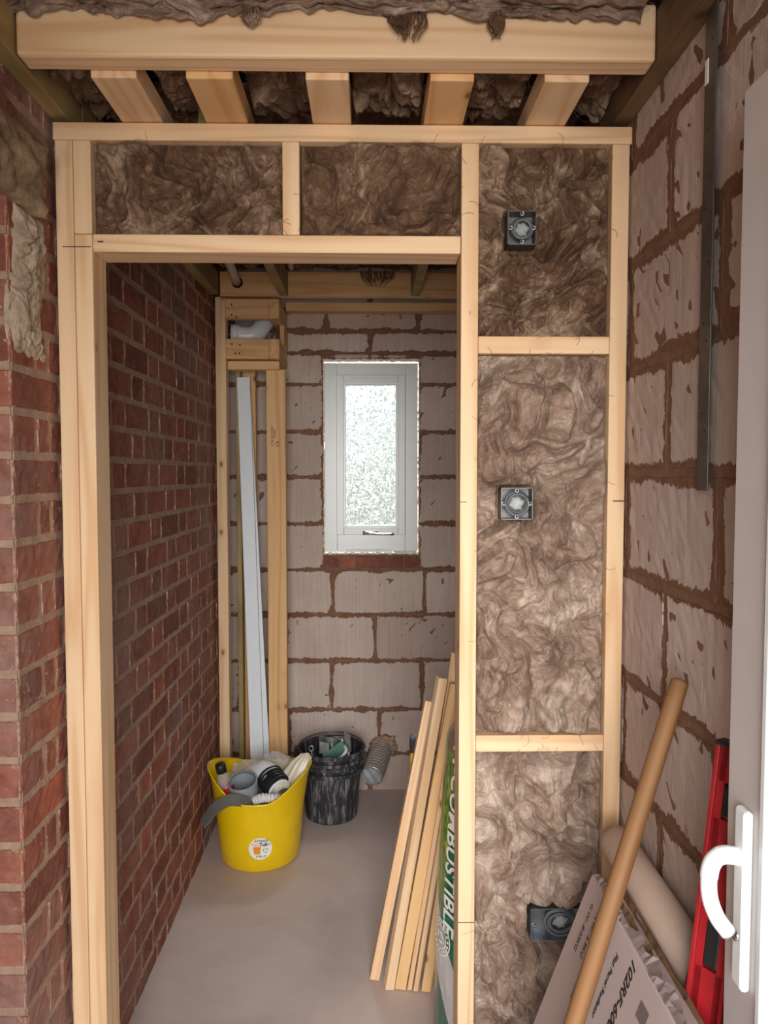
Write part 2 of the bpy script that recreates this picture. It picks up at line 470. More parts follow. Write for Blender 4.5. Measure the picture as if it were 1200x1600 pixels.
def curve_pts(ctrl, n=24):
    """catmull-rom through control points"""
    P = [Vector(p) for p in ctrl]; P = [P[0]*2-P[1]] + P + [P[-1]*2-P[-2]]
    out = []
    for i in range(1, len(P)-2):
        for k in range(n):
            t = k/n
            a, b, c, d = P[i-1], P[i], P[i+1], P[i+2]
            out.append(.5*((2*b) + (c-a)*t + (2*a-5*b+4*c-d)*t*t + (3*b-a-3*c+d)*t*t*t))
    out.append(P[-2]); return out

# ---- numpy gradient noise
_rs = np.random.RandomState(7)
_perm = _rs.permutation(512); _perm = np.concatenate([_perm, _perm])
_ga = _rs.rand(512)*2*np.pi; _gx = np.cos(_ga); _gy = np.sin(_ga)
def perlin(x, y):
    xi = np.floor(x).astype(int); yi = np.floor(y).astype(int); xf = x-xi; yf = y-yi
    u = xf*xf*xf*(xf*(xf*6-15)+10); v = yf*yf*yf*(yf*(yf*6-15)+10)
    def gr(ix, iy, dx, dy):
        h = _perm[(_perm[ix & 511] + iy) & 511]
        return _gx[h]*dx + _gy[h]*dy
    a = gr(xi, yi, xf, yf); b = gr(xi+1, yi, xf-1, yf); c = gr(xi, yi+1, xf, yf-1); d = gr(xi+1, yi+1, xf-1, yf-1)
    return (a+(b-a)*u)*(1-v) + (c+(d-c)*u)*v
def fbm(x, y, o=4, rough=.5):
    s = 0; a = 1
    for i in range(o):
        s = s + a*perlin(x*2**i+17.3*i, y*2**i-9.1*i); a *= rough
    return s
def wool_height(u, v, seed, amp=.03, sc_=7.0):
    """pillowy folded lumps with sharp creases"""
    su = u + seed*3.71; sv = v + seed*1.93
    wx = fbm(su*5, sv*5, 3)*.085; wy = fbm(su*5+40, sv*5+11, 3)*.085
    a = (su+wx); b = (sv+wy)
    l1 = np.abs(perlin(a*sc_, b*sc_*.8))**.5
    w2 = fbm(a*16, b*16, 2)*.016
    l2 = np.abs(perlin((a+w2)*sc_*2.3+5, (b-w2)*sc_*2.0))**.55
    l3 = np.abs(perlin((a-w2)*sc_*5.5+9, (b+w2)*sc_*4.2))
    l4 = fbm((a+w2)*90, (b)*26, 3, .6)
    return np.maximum(amp*(1.7*l1 + 1.0*l2 + .34*l3 + .16*l4 - 1.42) + .010, -.06)
def wool_sheet(name, u0, u1, v0, v1, place, seed, m, amp=.03, res=.0028, edge=.010, base=None, strands=70, sc_=7.0, recess=()):
    """place(u, v, h) -> xyz numpy arrays; returns mesh object"""
    nu = max(8, int((u1-u0)/res)); nv = max(8, int((v1-v0)/res))
    U, V = np.meshgrid(np.linspace(u0, u1, nu), np.linspace(v0, v1, nv), indexing='ij')
    H = wool_height(U, V, seed, amp, sc_)
    if base is not None: H = H + base(U, V)
    for (cx_, cz_, hw_, hh_) in recess:      # hollow pressed round a metal box
        d_ = np.minimum(hw_ - np.abs(U-cx_), hh_ - np.abs(V-cz_))
        k_ = np.clip(d_/.006 + 1.2, 0, 1)
        H = H*(1-k_) - .040*k_
    ed = np.minimum(np.minimum(U-u0, u1-U), np.minimum(V-v0, v1-V))
    k = np.clip(ed/edge, 0, 1)**.5
    H = H*k - (1-k)*.016
    X, Y, Z = place(U, V, H)
    co = np.stack([X, Y, Z], -1).reshape(-1, 3)
    idx = np.arange(nu*nv).reshape(nu, nv)
    f = np.stack([idx[:-1, :-1], idx[1:, :-1], idx[1:, 1:], idx[:-1, 1:]], -1).reshape(-1, 4)
    verts = [co]; faces = [f]; nvt = len(co)
    rnd = random.Random(seed*13+1)
    sv = []; sf = []
    for s in range(strands):
        if rnd.random() < .12:
            side = rnd.randrange(4)
            uu = (u0, u1, rnd.uniform(u0, u1), rnd.uniform(u0, u1))[side]
            vv = (rnd.uniform(v0, v1), rnd.uniform(v0, v1), v0, v1)[side]
        else:
            uu = rnd.uniform(u0, u1); vv = rnd.uniform(v0, v1)
        ang = rnd.uniform(0, 6.28); ln = rnd.uniform(.008, .035); bend = rnd.uniform(-60, 60)
        pts = []
        for q in range(7):
            t = q/6
            uu2 = uu; vv2 = vv
            pts.append((uu, vv, .004 + .010*math.sin(t*3.0)))
            uu += math.cos(ang)*ln/6; vv += math.sin(ang)*ln/6; ang += bend*ln/6
        pu = np.array([p[0] for p in pts]); pv = np.array([p[1] for p in pts]); ph = np.array([p[2] for p in pts])
        iu = np.clip(((pu-u0)/(u1-u0)*(nu-1)).astype(int), 0, nu-1); iv = np.clip(((pv-v0)/(v1-v0)*(nv-1)).astype(int), 0, nv-1)
        bh = H[iu, iv]
        bh = np.maximum(bh, 0)
        a_, b_, c_ = place(pu, pv, bh+ph)
        rr = .00035
        off = [(rr, 0, 0), (-rr*.5, 0, rr*.86), (-rr*.5, rr, -rr*.86)]
        for q in range(7):
            for o_ in off: sv.append((a_[q]+o_[0], b_[q]+o_[1], c_[q]+o_[2]))
        b0 = nvt + s*21
        for q in range(6):
            for k_ in range(3):
                i0 = b0+q*3+k_; i1 = b0+q*3+(k_+1) % 3
                sf.append((i0, i1, i1+3, i0+3))
    if strands:
        verts.append(np.array(sv)); faces.append(np.array(sf))
    co = np.concatenate(verts); f = np.concatenate(faces)
    me = bpy.data.meshes.new(name)
    me.vertices.add(len(co)); me.vertices.foreach_set('co', co.ravel())
    me.loops.add(len(f)*4); me.loops.foreach_set('vertex_index', f.ravel())
    me.polygons.add(len(f)); me.polygons.foreach_set('loop_start', np.arange(0, len(f)*4, 4)); me.polygons.foreach_set('loop_total', np.full(len(f), 4))
    me.update(calc_edges=True); me.validate()
    return link(name, me, m, smooth=True)

# ---- masonry walls as real relief
def masonry(name, units, place, mats, gap_plane, relief=.006, res=.02, seed=1, rough=.0012, smear=0.0, jit=.0):
    """units: (u0,u1,v0,v1); place(u,v,h); gap_plane: list of rects for the mortar bed"""
    rnd = random.Random(seed)
    co = []; fa = []; ed = []; rn = []; sm = []; mi = []
    def grid(u0, u1, v0, v1, nu, nv, hf, e_, r_, s_, mat_i):
        b0 = len(co)
        for i in range(nu+1):
            for j in range(nv+1):
                u = u0+(u1-u0)*i/nu; v = v0+(v1-v0)*j/nv
                d = min(u-u0, u1-u, v-v0, v1-v)
                co.append(place(u, v, hf(u, v, d))); ed.append(d if e_ else 0); rn.append(r_); sm.append(s_)
        for i in range(nu):
            for j in range(nv):
                a = b0+i*(nv+1)+j
                fa.append((a, a+nv+1, a+nv+2, a+1)); mi.append(mat_i)
    for (u0, u1, v0, v1) in gap_plane:
        grid(u0, u1, v0, v1, max(1, int((u1-u0)/.03)), max(1, int((v1-v0)/.03)),
             lambda u, v, d: rnd.uniform(-.001, .001), False, 0, 0, 1)
    for un in units:
        u0, u1, v0, v1 = un[:4]
        if u1-u0 < .004 or v1-v0 < .004: continue
        dj = rnd.uniform(-jit, jit); dz = rnd.uniform(-.25, .25)*relief
        u0 += dj; u1 += dj*.6
        nu = max(4, int((u1-u0)/res)); nv = max(4, int((v1-v0)/res))
        r_ = rnd.random(); s_ = rnd.random()*smear
        # rim ring for a soft arris: extra thin rows near the edges
        bu = [0, .0025] + [(.0025+(u1-u0-.005)*k/nu) for k in range(1, nu)] + [u1-u0-.0025, u1-u0]
        bv = [0, .0025] + [(.0025+(v1-v0-.005)*k/nv) for k in range(1, nv)] + [v1-v0-.0025, v1-v0]
        b0 = len(co)
        for a in bu:
            for b in bv:
                d = min(a, u1-u0-a, b, v1-v0-b)
                h = -.002 if d <= 0 else relief+dz+rnd.uniform(-rough, rough)
                wob = rnd.uniform(-.0012, .0012) if d <= .003 else 0
                co.append(place(u0+a+wob, v0+b+wob, h)); ed.append(max(0, d)); rn.append(r_); sm.append(s_)
        nn = len(bv)
        for i in range(len(bu)-1):
            for j in range(len(bv)-1):
                a = b0+i*nn+j
                fa.append((a, a+nn, a+nn+1, a+1)); mi.append(0)
    me = bpy.data.meshes.new(name); me.from_pydata(co, [], fa)
    for nm, dat in (('edge', ed), ('rnd', rn), ('smear', sm)):
        at = me.attributes.new(nm, 'FLOAT', 'POINT'); at.data.foreach_set('value', dat)
    me.polygons.foreach_set('material_index', mi)
    me.update()
    o = link(name, me, mats); o['kind'] = 'structure'
    return o
def courses(vlist, joints, u0, u1, length, gap=.010, holes=()):
    out = []
    for i in range(len(vlist)-1):
        a, b = vlist[i], vlist[i+1]
        j0 = joints(i)
        k = math.floor((u0-j0)/length)
        x = j0+k*length
        while x < u1:
            s, e_ = max(x, u0-.001), min(x+length, u1+.001)
            if e_-s > .02: out.append((s+(gap/2 if s > u0 else 0), e_-(gap/2 if e_ < u1 else 0), a+gap/2, b-gap/2))
            x += length
    res = []
    for r_ in out:
        parts = [r_]
        for (a0, a1, b0, b1) in holes:
            nx = []
            for (p0, p1, q0, q1) in parts:
                if p1 <= a0 or p0 >= a1 or q1 <= b0 or q0 >= b1: nx.append((p0, p1, q0, q1)); continue
                if p0 < a0: nx.append((p0, a0, q0, q1))
                if p1 > a1: nx.append((a1, p1, q0, q1))
                if q1 > b1 and q1-b1 > .02: nx.append((max(p0, a0), min(p1, a1), b1, q1))
                if q0 < b0 and b0-q0 > .02: nx.append((max(p0, a0), min(p1, a1), q0, b0))
            parts = nx
        res += parts
    return res

XL, XR, YB = -.69, .575, 3.74       # left wall, right wall, back wall
YP = 1.50                           # corner of the old brick pier
ZC = 2.335                          # underside of the ceiling timbers

# ------------------------------------------------------------------ setting: floor, walls, ceiling
bm = bmesh.new()
add_box(bm, -1.4, .9, -.1, 4.0, -.12, 0)
fl = from_bm('floor', bm, M['floor']); fl['kind'] = 'structure'
bm = bmesh.new(); add_box(bm, -1.4, .9, -.05, 4.0, 2.56, 2.62)
ce = from_bm('ceiling', bm, M['ceiling']); ce['kind'] = 'structure'

# back wall: blocks around the window
WX0, WX1, WZ0, WZ1 = -.227, .24, 1.17, 2.12
vs = [-.05, .18, .404, .647, .876, 1.097, 1.322, 1.55, 1.768, 1.996, 2.146, 2.25, 2.35, 2.56]
jb = [0, .044, -.19, .025, -.18, 0, 0, 0, 0, 0, .003, -.21, 0]
cs = courses(vs, lambda i: jb[i], XL-.05, XR+.05, .447, .010, [(WX0, WX1, WZ0-.07, WZ1)])
masonry('wall_back', cs, lambda u, v, h: (u, YB-h, v), [M['block'], M['mortar_brown']],
        [(XL-.05, WX0, -.05, 2.56), (WX1, XR+.05, -.05, 2.56), (WX0, WX1, -.05, WZ0), (WX0, WX1, WZ1, 2.56)], .0015, seed=3, smear=.35)
# outer leaf of the back wall with the reveal
bm = bmesh.new()
for r_ in ((-1.0, WX0, -.05, 2.6), (WX1, .9, -.05, 2.6), (WX0, WX1, -.05, WZ0), (WX0, WX1, WZ1, 2.6)):
    add_box(bm, r_[0], r_[1], YB+.006, YB+.11, r_[2], r_[3])
o = from_bm('trim_1', bm, M['mortar_brown']); o['kind'] = 'structure'
# red brick slips under the window
sl = masonry('window_sill_bricks', [(WX0+.006+i*.078, WX0+.006+i*.078+.07, 1.104, 1.162) for i in range(6)],
        lambda u, v, h: (u, YB-.001-h, v), [M['brick'], M['mortar_brown']], [(WX0, WX1, 1.10, 1.17)], .004, seed=9)
sl.name = 'trim_2'

# right wall: blocks
vz = [1.57+.2255*k for k in range(-7, 5)]; vz[0] = -.02
cs = courses(vz, lambda i: 1.25 if (i % 2 == 0) else 1.475, .0, YB, .45, .014)
masonry('wall_right', cs, lambda u, v, h: (XR-h, u, v), [M['block'], M['mortar_brown']], [(0, YB, -.02, 2.56)], .0012, seed=5, smear=1.1)
bm = bmesh.new(); add_box(bm, XR+.004, XR+.10, -.05, 3.9, -.05, 2.6)
o = from_bm('trim_3', bm, M['mortar_brown']); o['kind'] = 'structure'

# left wall: old Flemish bond brickwork, 86 mm courses
def flemish(u0, u1, v0, v1, seed, corner=False):
    rnd = random.Random(seed); out = []; c = .086; gp = .014; i = 0; v = v0
    while v < v1-.02:
        u = u0; k = 0
        if i % 2 == 0: seq = [.218]
        else: seq = [.104, .05]
        while u < u1-.01:
            if k < len(seq): ln = seq[k]
            else: ln = (.218 if ((k-len(seq)) % 2 == (1 if i % 2 == 0 else 0)) else .104) 
            e_ = min(u+ln+rnd.uniform(-.004, .004), u1)
            out.append((u, e_, v+gp/2+rnd.uniform(-.0015, .0015), min(v+c-gp/2, v1)))
            u = e_+gp; k += 1
        v += c; i += 1
    return out
un = flemish(YP, YB, -.03, 2.52, 4)
masonry('wall_left', un, lambda u, v, h: (XL+h-.002, u, v), [M['brick'], M['mortar_grey']], [(YP, YB, -.03, 2.56)], .0022, res=.018, seed=6, rough=.0016)
# pier face turned to the entrance
un = flemish(0, .75, -.03, 2.52, 12)
masonry('wall_left_return', un, lambda u, v, h: (XL-u, YP-h+.006, v), [M['brick'], M['mortar_grey']], [(0, .75, -.03, 2.56)], .003, res=.018, seed=8, rough=.0016)
bm = bmesh.new(); add_box(bm, -1.4, XL-.009, YP+.009, 3.9, -.05, 2.6)
add_box(bm, -1.45, -1.36, -.05, YP+.1, -.05, 2.6)
o = from_bm('trim_4', bm, M['mortar_grey']); o['kind'] = 'structure'
# front wall with the open entrance the photograph is taken from
bm = bmesh.new()
add_box(bm, -1.4, -.46, -.12, .03, -.05, 2.6); add_box(bm, .53, .9, -.12, .03, -.05, 2.6); add_box(bm, -.46, .53, -.12, .03, 2.12, 2.6)
o = from_bm('wall_front', bm, M['mortar_grey']); o['kind'] = 'structure'
# brickwork above the broken lintel
un = flemish(0, .9, 2.24, 2.52, 15)
masonry('wall_left_upper', un, lambda u, v, h: (XL+h-.002, YP-.9+u, v), [M['brick'], M['mortar_grey']], [(0, .9, 2.2, 2.56)], .006, res=.018, seed=11)

# ------------------------------------------------------------------ window
win = empty('window_1', ((WX0+WX1)/2, YB+.03, WZ0)); win['kind'] = 'structure'
def frame_bm(x0, x1, z0, z1, y0, y1, t_, bev=.003, tb=None):
    bm = bmesh.new(); tb = tb or t_
    add_box(bm, x0, x0+t_, y0, y1, z0, z1, bev); add_box(bm, x1-t_, x1, y0, y1, z0, z1, bev)
    add_box(bm, x0+t_, x1-t_, y0, y1, z1-t_, z1, bev); add_box(bm, x0+t_, x1-t_, y0, y1, z0, z0+tb, bev)
    return bm
def wpart(name, bm, m, smooth=False):
    o = from_bm(name, bm, m, win, smooth); o.location = -win.location; return o
wpart('window_frame', frame_bm(-.220, .233, 1.185, 2.10, YB+.002, YB+.075, .060, tb=.088), M['white_upvc'])
sb = frame_bm(-.163, .172, 1.268, 2.042, YB-.010, YB+.055, .036)
wpart('sash_frame', sb, M['white_upvc'])
wpart('glazing_bead', frame_bm(-.130, .139, 1.300, 2.008, YB-.004, YB+.03, .014, .002), M['white_upvc'])
bm = bmesh.new(); add_box(bm, -.09, .09, YB-.016, YB-.002, 2.012, 2.027, .002)
wpart('trickle_vent', bm, M['white_upvc'])
bm = bmesh.new(); add_box(bm, -.122, .131, YB+.018, YB+.022, 1.31, 2.0)
wpart('window_pane', bm, M['glass'])
bm = bmesh.new()
tube_bm(bm, curve_pts([(-.02, YB-.016, 1.277), (-.018, YB-.034, 1.279), (.0, YB-.04, 1.279), (.03, YB-.038, 1.275), (.115, YB-.034, 1.273)], 6), .006, 10)
add_box(bm, -.035, .04, YB-.018, YB-.008, 1.268, 1.289, .003)
wpart('window_handle', bm, M['chrome'], True)
bm = bmesh.new(); add_box(bm, -.115, .105, YB-.004, YB+.004, 1.183, 1.196, .002)
wpart('drip_bar', bm, M['white_trim'])
# ragged bead of expanding foam round the frame
rnd = random.Random(5)
bm = bmesh.new()
def foam_line(a, b, n, r0):
    pts = []; rs = []
    for i in range(n+1):
        t = i/n
        pts.append((a[0]+(b[0]-a[0])*t+rnd.uniform(-.0015, .0015), YB+.003+rnd.uniform(-.003, .003), a[1]+(b[1]-a[1])*t+rnd.uniform(-.0015, .0015)))
        rs.append(r0*rnd.uniform(.5, 1.3))
    tube_bm(bm, pts, rs, 7)
foam_line((WX0+.004, 1.175), (WX0+.004, 2.112), 90, .0042)
foam_line((WX1-.002, 1.175), (WX1-.002, 2.115), 90, .0042)
foam_line((WX0, 2.112), (WX1, 2.115), 50, .0075)
foam_line((WX0, 1.176), (WX1, 1.176), 50, .006)
foam_line((.12, 1.18), (.225, 1.183), 14, .009)
wpart('foam_seal', bm, M['foam'], True)

# ------------------------------------------------------------------ stud partition
SF, SB_ = 1.70, 1.789
fr = empty('stud_partition_frame', (-.05, 1.745, 0))
tag(fr, 'pale pine stud partition frame round the open doorway and insulated bays', 'stud frame')
def fm(name, x0, x1, z0, z1, m='pine', y0=SF, y1=SB_, bev=.0025):
    if (x1-x0) > (z1-z0): return timber(name, (x0, (y0+y1)/2, (z0+z1)/2), (x1, (y0+y1)/2, (z0+z1)/2), y1-y0, z1-z0, M[m], fr, bev=bev)
    return timber(name, ((x0+x1)/2, (y0+y1)/2, z0), ((x0+x1)/2, (y0+y1)/2, z1), x1-x0, y1-y0, M[m], fr, up=(0, 1, 0), bev=bev)
fm('top_plate', -.681, .572, 2.285, 2.322)
fm('stud', -.677, -.6395, .038, 2.2845)
fm('stud', -.6385, -.6005, .038, 2.0855)
fm('stud', -.6385, -.6005, 2.0865, 2.2845)
fm('header', -.5995, .1985, 2.048, 2.086)
fm('cripple_stud', -.189, -.152, 2.0865, 2.2845)
fm('stud', .200, .238, .038, 2.2845)
fm('stud', .529, .567, .038, 2.2845)
fm('noggin', .2385, .5285, 1.832, 1.870)
fm('noggin', .2385, .5285, .940, .978)
fm('sole_plate', -.681, -.6005, 0, .0375); fm('sole_plate', .200, .572, 0, .0375)
# saw cuts and pencil marks on the faces
def mark(x0, x1, z0, z1, y=SF-.0004, parent=fr, m='ink', name='pencil_mark'):
    bm = bmesh.new(); add_box(bm, x0, x1, y-.0003, y+.0006, z0, z1)
    o = from_bm(name, bm, M[m], parent); o.location = -parent.location; return o
mark(.200, .214, 1.5045, 1.5060); mark(.541, .567, 1.5060, 1.5085); mark(-.664, -.603, 2.0575, 2.0590)
mark(.200, .238, .5440, .5452); mark(.2195, .2205, 1.915, 1.925, m='ink'); mark(-.588, -.576, 2.068, 2.071)

# ------------------------------------------------------------------ insulation batts in the frame
def vertical(y):
    return lambda u, v, h: (u, y-h, v)
def batt(u0, u1, v0, v1, y, seed, label, m='wool', amp=.032, sc_=7.0, base=None, grp=None, strands=90):
    o = wool_sheet('insulation_batt', u0, u1, v0, v1, vertical(y), seed, M[m], amp, base=base, strands=strands, sc_=sc_, recess=[q for q in ((.330, 2.100, .031, .036), (.324, 1.502, .035, .035), (.432, .545, .0675, .038)) if u0 < q[0] < u1 and v0 < q[1] < v1])
    tag(o, label, 'insulation', grp); return o
G1 = None
batt(-.599, -.1905, 2.088, 2.283, 1.706, 1, 'brown glass wool batt over the doorway, left of the short stud', 'wool_shaded', .058, 8)
batt(-.1505, .1985, 2.088, 2.283, 1.706, 2, 'brown glass wool batt over the doorway, right of the short stud', 'wool_shaded', .052, 6)
batt(.240, .527, 1.872, 2.283, 1.706, 3, 'shade-darkened brown crumpled glass wool batt behind the highest metal box', 'wool_shaded', .064, 9.5)
def mid_base(U, V): return .012*np.exp(-((U-.36)**2/.01+(V-1.68)**2/.02)) + .012*np.exp(-((U-.3)**2/.006+(V-1.12)**2/.01)) - .015*np.exp(-((V-1.455)**2/.0002))
batt(.240, .527, .980, 1.830, 1.706, 4, 'long brown glass wool batt between the two noggins, middle metal box in it', 'wool', .068, 5.2, base=mid_base, strands=150)
batt(.240, .527, .040, .938, 1.706, 6, 'brown glass wool batt below the lower noggin, behind the double metal box', 'wool', .060, 6, strands=150)

# ------------------------------------------------------------------ metal back boxes with coiled cable
def back_box(cx, cz, wid, hgt, label, coil=3, dark=True):
    root = empty('socket_box', (cx, 1.722, cz)); tag(root, label, 'socket box')
    t_ = .0016; d0 = -.036; d1 = .006
    bm = bmesh.new()
    X, Z = wid/2, hgt/2
    add_box(bm, -X, -X+t_, d0, d1, -Z, Z); add_box(bm, X-t_, X, d0, d1, -Z, Z)
    add_box(bm, -X, X, d0, d1, -Z, -Z+t_); add_box(bm, -X, X, d0, d1, Z-t_, Z)
    add_box(bm, -X, X, d1-t_, d1, -Z, Z)
    from_bm('box_shell', bm, M['galv' if not dark else 'galv_dark'], root)
    lugs = [(-X+.006, 0), (X-.006, 0), (0, -Z+.006), (0, Z-.006)] if wid < .1 else [(-X+.006, 0), (X-.006, 0)]
    for (a, b) in lugs:
        bm = bmesh.new()
        mx = Matrix.Translation((a, d0+.001, b)) @ Matrix.Rotation(R(90), 4, 'X')
        lathe_bm(bm, [(.0022, 0), (.0052, 0), (.0052, .002), (.0022, .002), (.0022, 0)], 14, mx)
        from_bm('screw_lug', bm, M['galv'], root, smooth=True)
    rnd = random.Random(int(cx*1000+cz*77))
    bm = bmesh.new(); pts = []
    for i in range(coil*20):
        a = i/20*2*math.pi
        rr = (min(X, Z)-.008)*(1-.09*(i/20)) + rnd.uniform(-.0006, .0006)
        ex = 1.0 + (.25 if wid > .1 else 0)
        pts.append((rr*ex*math.cos(a)+.002, d0+.010+.006*math.sin(a*.7+1), rr*math.sin(a)))
    tube_bm(bm, pts, .0034, 8)
    from_bm('coiled_cable', bm, M['cable'], root, smooth=True)
    bm = bmesh.new()
    bmesh.ops.create_icosphere(bm, subdivisions=3, radius=.015)
    for v in bm.verts:
        v.co.y = v.co.y*.55; v.co.x += .004*math.sin(v.co.z*320); v.co.z += .003*math.sin(v.co.x*400)
        v.co += Vector((.002, d0+.014, 0))
    from_bm('taped_cable_end', bm, M['clear'], root, smooth=True)
    return root
back_box(.330, 2.100, .062, .072, 'small black-looking square metal box of coiled cable in the uppermost batt')
back_box(.324, 1.502, .070, .070, 'square metal box of coiled cable in the long middle batt')
back_box(.432, .545, .135, .076, 'double width shiny metal box of coiled cable near the cardboard carton', dark=False, coil=4)

# ------------------------------------------------------------------ ceiling timbers
o = timber('ceiling_beam', (-.648, 1.4875, ZC+.052), (.533, 1.4875, ZC+.052), .055, .104, M['pine'], bev=.006)
tag(o, 'wide pale pine beam crossing the ceiling in front of the partition', 'beam')
o = timber('wall_plate', (XL+.020, .03, ZC+.048), (XL+.020, 1.795, ZC+.048), .038, .096, M['treated'])
tag(o, 'greenish treated timber plate along the left wall, end nearest the entrance', 'timber')
o = timber('wall_plate', (XL+.020, 1.80, ZC+.048), (XL+.020, 3.36, ZC+.048), .038, .096, M['treated'])
tag(o, 'greenish treated timber plate high on the left brick wall beyond the partition', 'timber')
o = timber('wall_plate', (XR-.022, .03, ZC+.048), (XR-.022, 3.36, ZC+.048), .038, .096, M['treated_brown'])
tag(o, 'dark brown timber plate along the top of the right block wall', 'timber')
pl = [(-.533, -.446, 'flat pine joist nearest the left wall'), (-.352, -.262, 'flat pine joist with bold grain, second from the left wall'),
      (-.123, -.040, 'flat pine joist above the short stud, centre of five'), (.117, .202, 'flat pine joist above the middle stud'),
      (.338, .425, 'flat pine joist with a yellow smudge, nearest the right wall')]
for i, (a, b, lb) in enumerate(pl):
    o = timber('ceiling_joist', ((a+b)/2, 1.517, ZC+.013), ((a+b)/2, 1.80, ZC+.013), b-a, .048, M['pine_orange' if i % 2 else 'pine'])
    tag(o, lb + ', behind the wide beam', 'joist', None)
# insulation pockets between these joists
gaps = [(-.65, -.535), (-.444, -.354), (-.260, -.125), (-.038, .115), (.204, .336), (.427, .532)]
gl = ['between the left wall plate and the first joist', 'between the first and second joists', 'between the second and centre joists',
      'between the centre and fourth joists', 'between the fourth and fifth joists', 'between the last joist and the right wall plate']
for i, (a, b) in enumerate(gaps):
    o = wool_sheet('ceiling_insulation', a, b, 1.52, 1.80, lambda u, v, h: (u, v, ZC+.050-h), 20+i, M['wool_shaded'], .045, edge=.008, strands=40, sc_=9)
    tag(o, 'shade-darkened brown glass wool ' + gl[i], 'insulation')
# drooping insulation above the wide beam
def droop(u, v, h):
    # v: 0 ceiling side .. 1 lip hanging over the beam
    t = v/.52
    y = .92 + np.clip(t/.8, 0, 1)*.50 + np.clip((t-.8)/.2, 0, 1)*.026
    z = 2.43 - .02*np.sin(t*3) - np.clip((t-.78)/.22, 0, 1)**1.5*.022
    hang = np.clip((t-.72)/.28, 0, 1)*(.010*perlin(u*9+3, u*0+1.5)+.012*np.maximum(0, perlin(u*31, u*0+.7)))*2.0
    return (u, y-h*.55, z-h*.42-hang)
o = wool_sheet('ceiling_insulation', -.655, .50, 0, .52, droop, 31, M['wool'], .036, edge=.004, strands=420, sc_=8)
tag(o, 'brown glass wool drooping over the top edge of the wide ceiling beam', 'insulation')
# a few torn tufts hanging over the beam face
def tuft(x, z0, ln, w_, seed, yb=1.447):
    rnd = random.Random(seed); bm = bmesh.new()
    for i in range(46):
        a = x+rnd.uniform(-w_, w_); l2 = ln*rnd.uniform(.4, 1)
        y0 = yb+rnd.uniform(-.010, .004)
        pts = [(a, y0, z0+.012), (a+rnd.uniform(-.006, .006), y0-.004, z0-l2*.4), ((a*1.2+x*.8)/2+rnd.uniform(-.006, .006), y0-.002, z0-l2*.8), ((a+x)/2+rnd.uniform(-.005, .005), y0, z0-l2)]
        cp = curve_pts(pts, 4); tube_bm(bm, cp, [.0024*(1-.85*k/len(cp))*rnd.uniform(.4, 1.2) for k in range(len(cp))], 6)
    return from_bm('insulation_tuft', bm, M['wool_shaded'], None, True)
for (x, z0, ln, w_, s_, lb) in ((-.215, 2.400, .022, .016, 1, 'small torn tuft of brown wool over the left half of the beam'),
                               (.070, 2.400, .045, .034, 2, 'largest torn tuft of brown wool hanging over the middle of the beam'),
                               (.232, 2.402, .042, .012, 3, 'narrow pointed tuft of brown wool over the right half of the beam')):
    tag(tuft(x, z0, ln, w_, s_), lb, 'insulation')
# inner room ceiling
b_in = timber('ceiling_beam', (-.648, 3.40, ZC+.052), (.545, 3.40, ZC+.052), .045, .104, M['pine_orange'])
tag(b_in, 'pine ceiling beam in front of the back wall above the window', 'beam')
o = timber('wall_plate', (-.395, 3.70, 2.352), (.545, 3.70, 2.352), .075, .040, M['pine_orange'])
tag(o, 'pine batten fixed along the top of the back block wall', 'timber')
o = timber('ceiling_joist', (-.372, 1.80, ZC+.048), (-.372, 3.376, ZC+.048), .038, .096, M['treated'])
tag(o, 'greenish joist over the inner room, nearer the boxing', 'joist')
o = timber('ceiling_joist', (.198, 1.80, ZC+.048), (.198, 3.376, ZC+.048), .038, .096, M['treated'])
tag(o, 'pale greenish joist over the inner room, right of the window', 'joist')
o = wool_sheet('ceiling_insulation', -.648, .532, 1.82, 3.37, lambda u, v, h: (u, v, 2.455-h*.7), 44, M['wool_shaded'], .05, res=.011, strands=60, sc_=6)
tag(o, 'shade-darkened glass wool in the ceiling over the inner room', 'insulation')
o = tuft(.03, 2.425, .055, .075, 8, 3.365)
tag(o, 'shade-darkened wisp of glass wool hanging over the far ceiling beam', 'insulation')

# waste pipes
pp = tube('waste_pipe', curve_pts([(-.50, 2.05, 2.50), (-.545, 2.7, 2.455), (-.573, 3.36, 2.392)], 8), .0185, M['pink_pipe'], seg=20)
tag(pp, 'dusty white waste pipe running into a hole in the far ceiling beam', 'pipe')
tube('pipe_hole_collar', [(-.572, 3.374, 2.391), (-.5725, 3.3775, 2.391)], .024, M['ink'], b_in, 20).name = 'pipe_hole'
o = [x for x in bpy.data.objects if x.name == 'pipe_hole'][0]; o.matrix_parent_inverse = b_in.matrix_basis.inverted()
pp = tube('conduit', curve_pts([(-.28, 2.6, 2.47), (-.31, 3.0, 2.45), (-.34, 3.37, 2.452)], 8), .014, M['pink_pipe'], seg=16)
tag(pp, 'short pale conduit beside the greenish joist above the far beam', 'pipe')

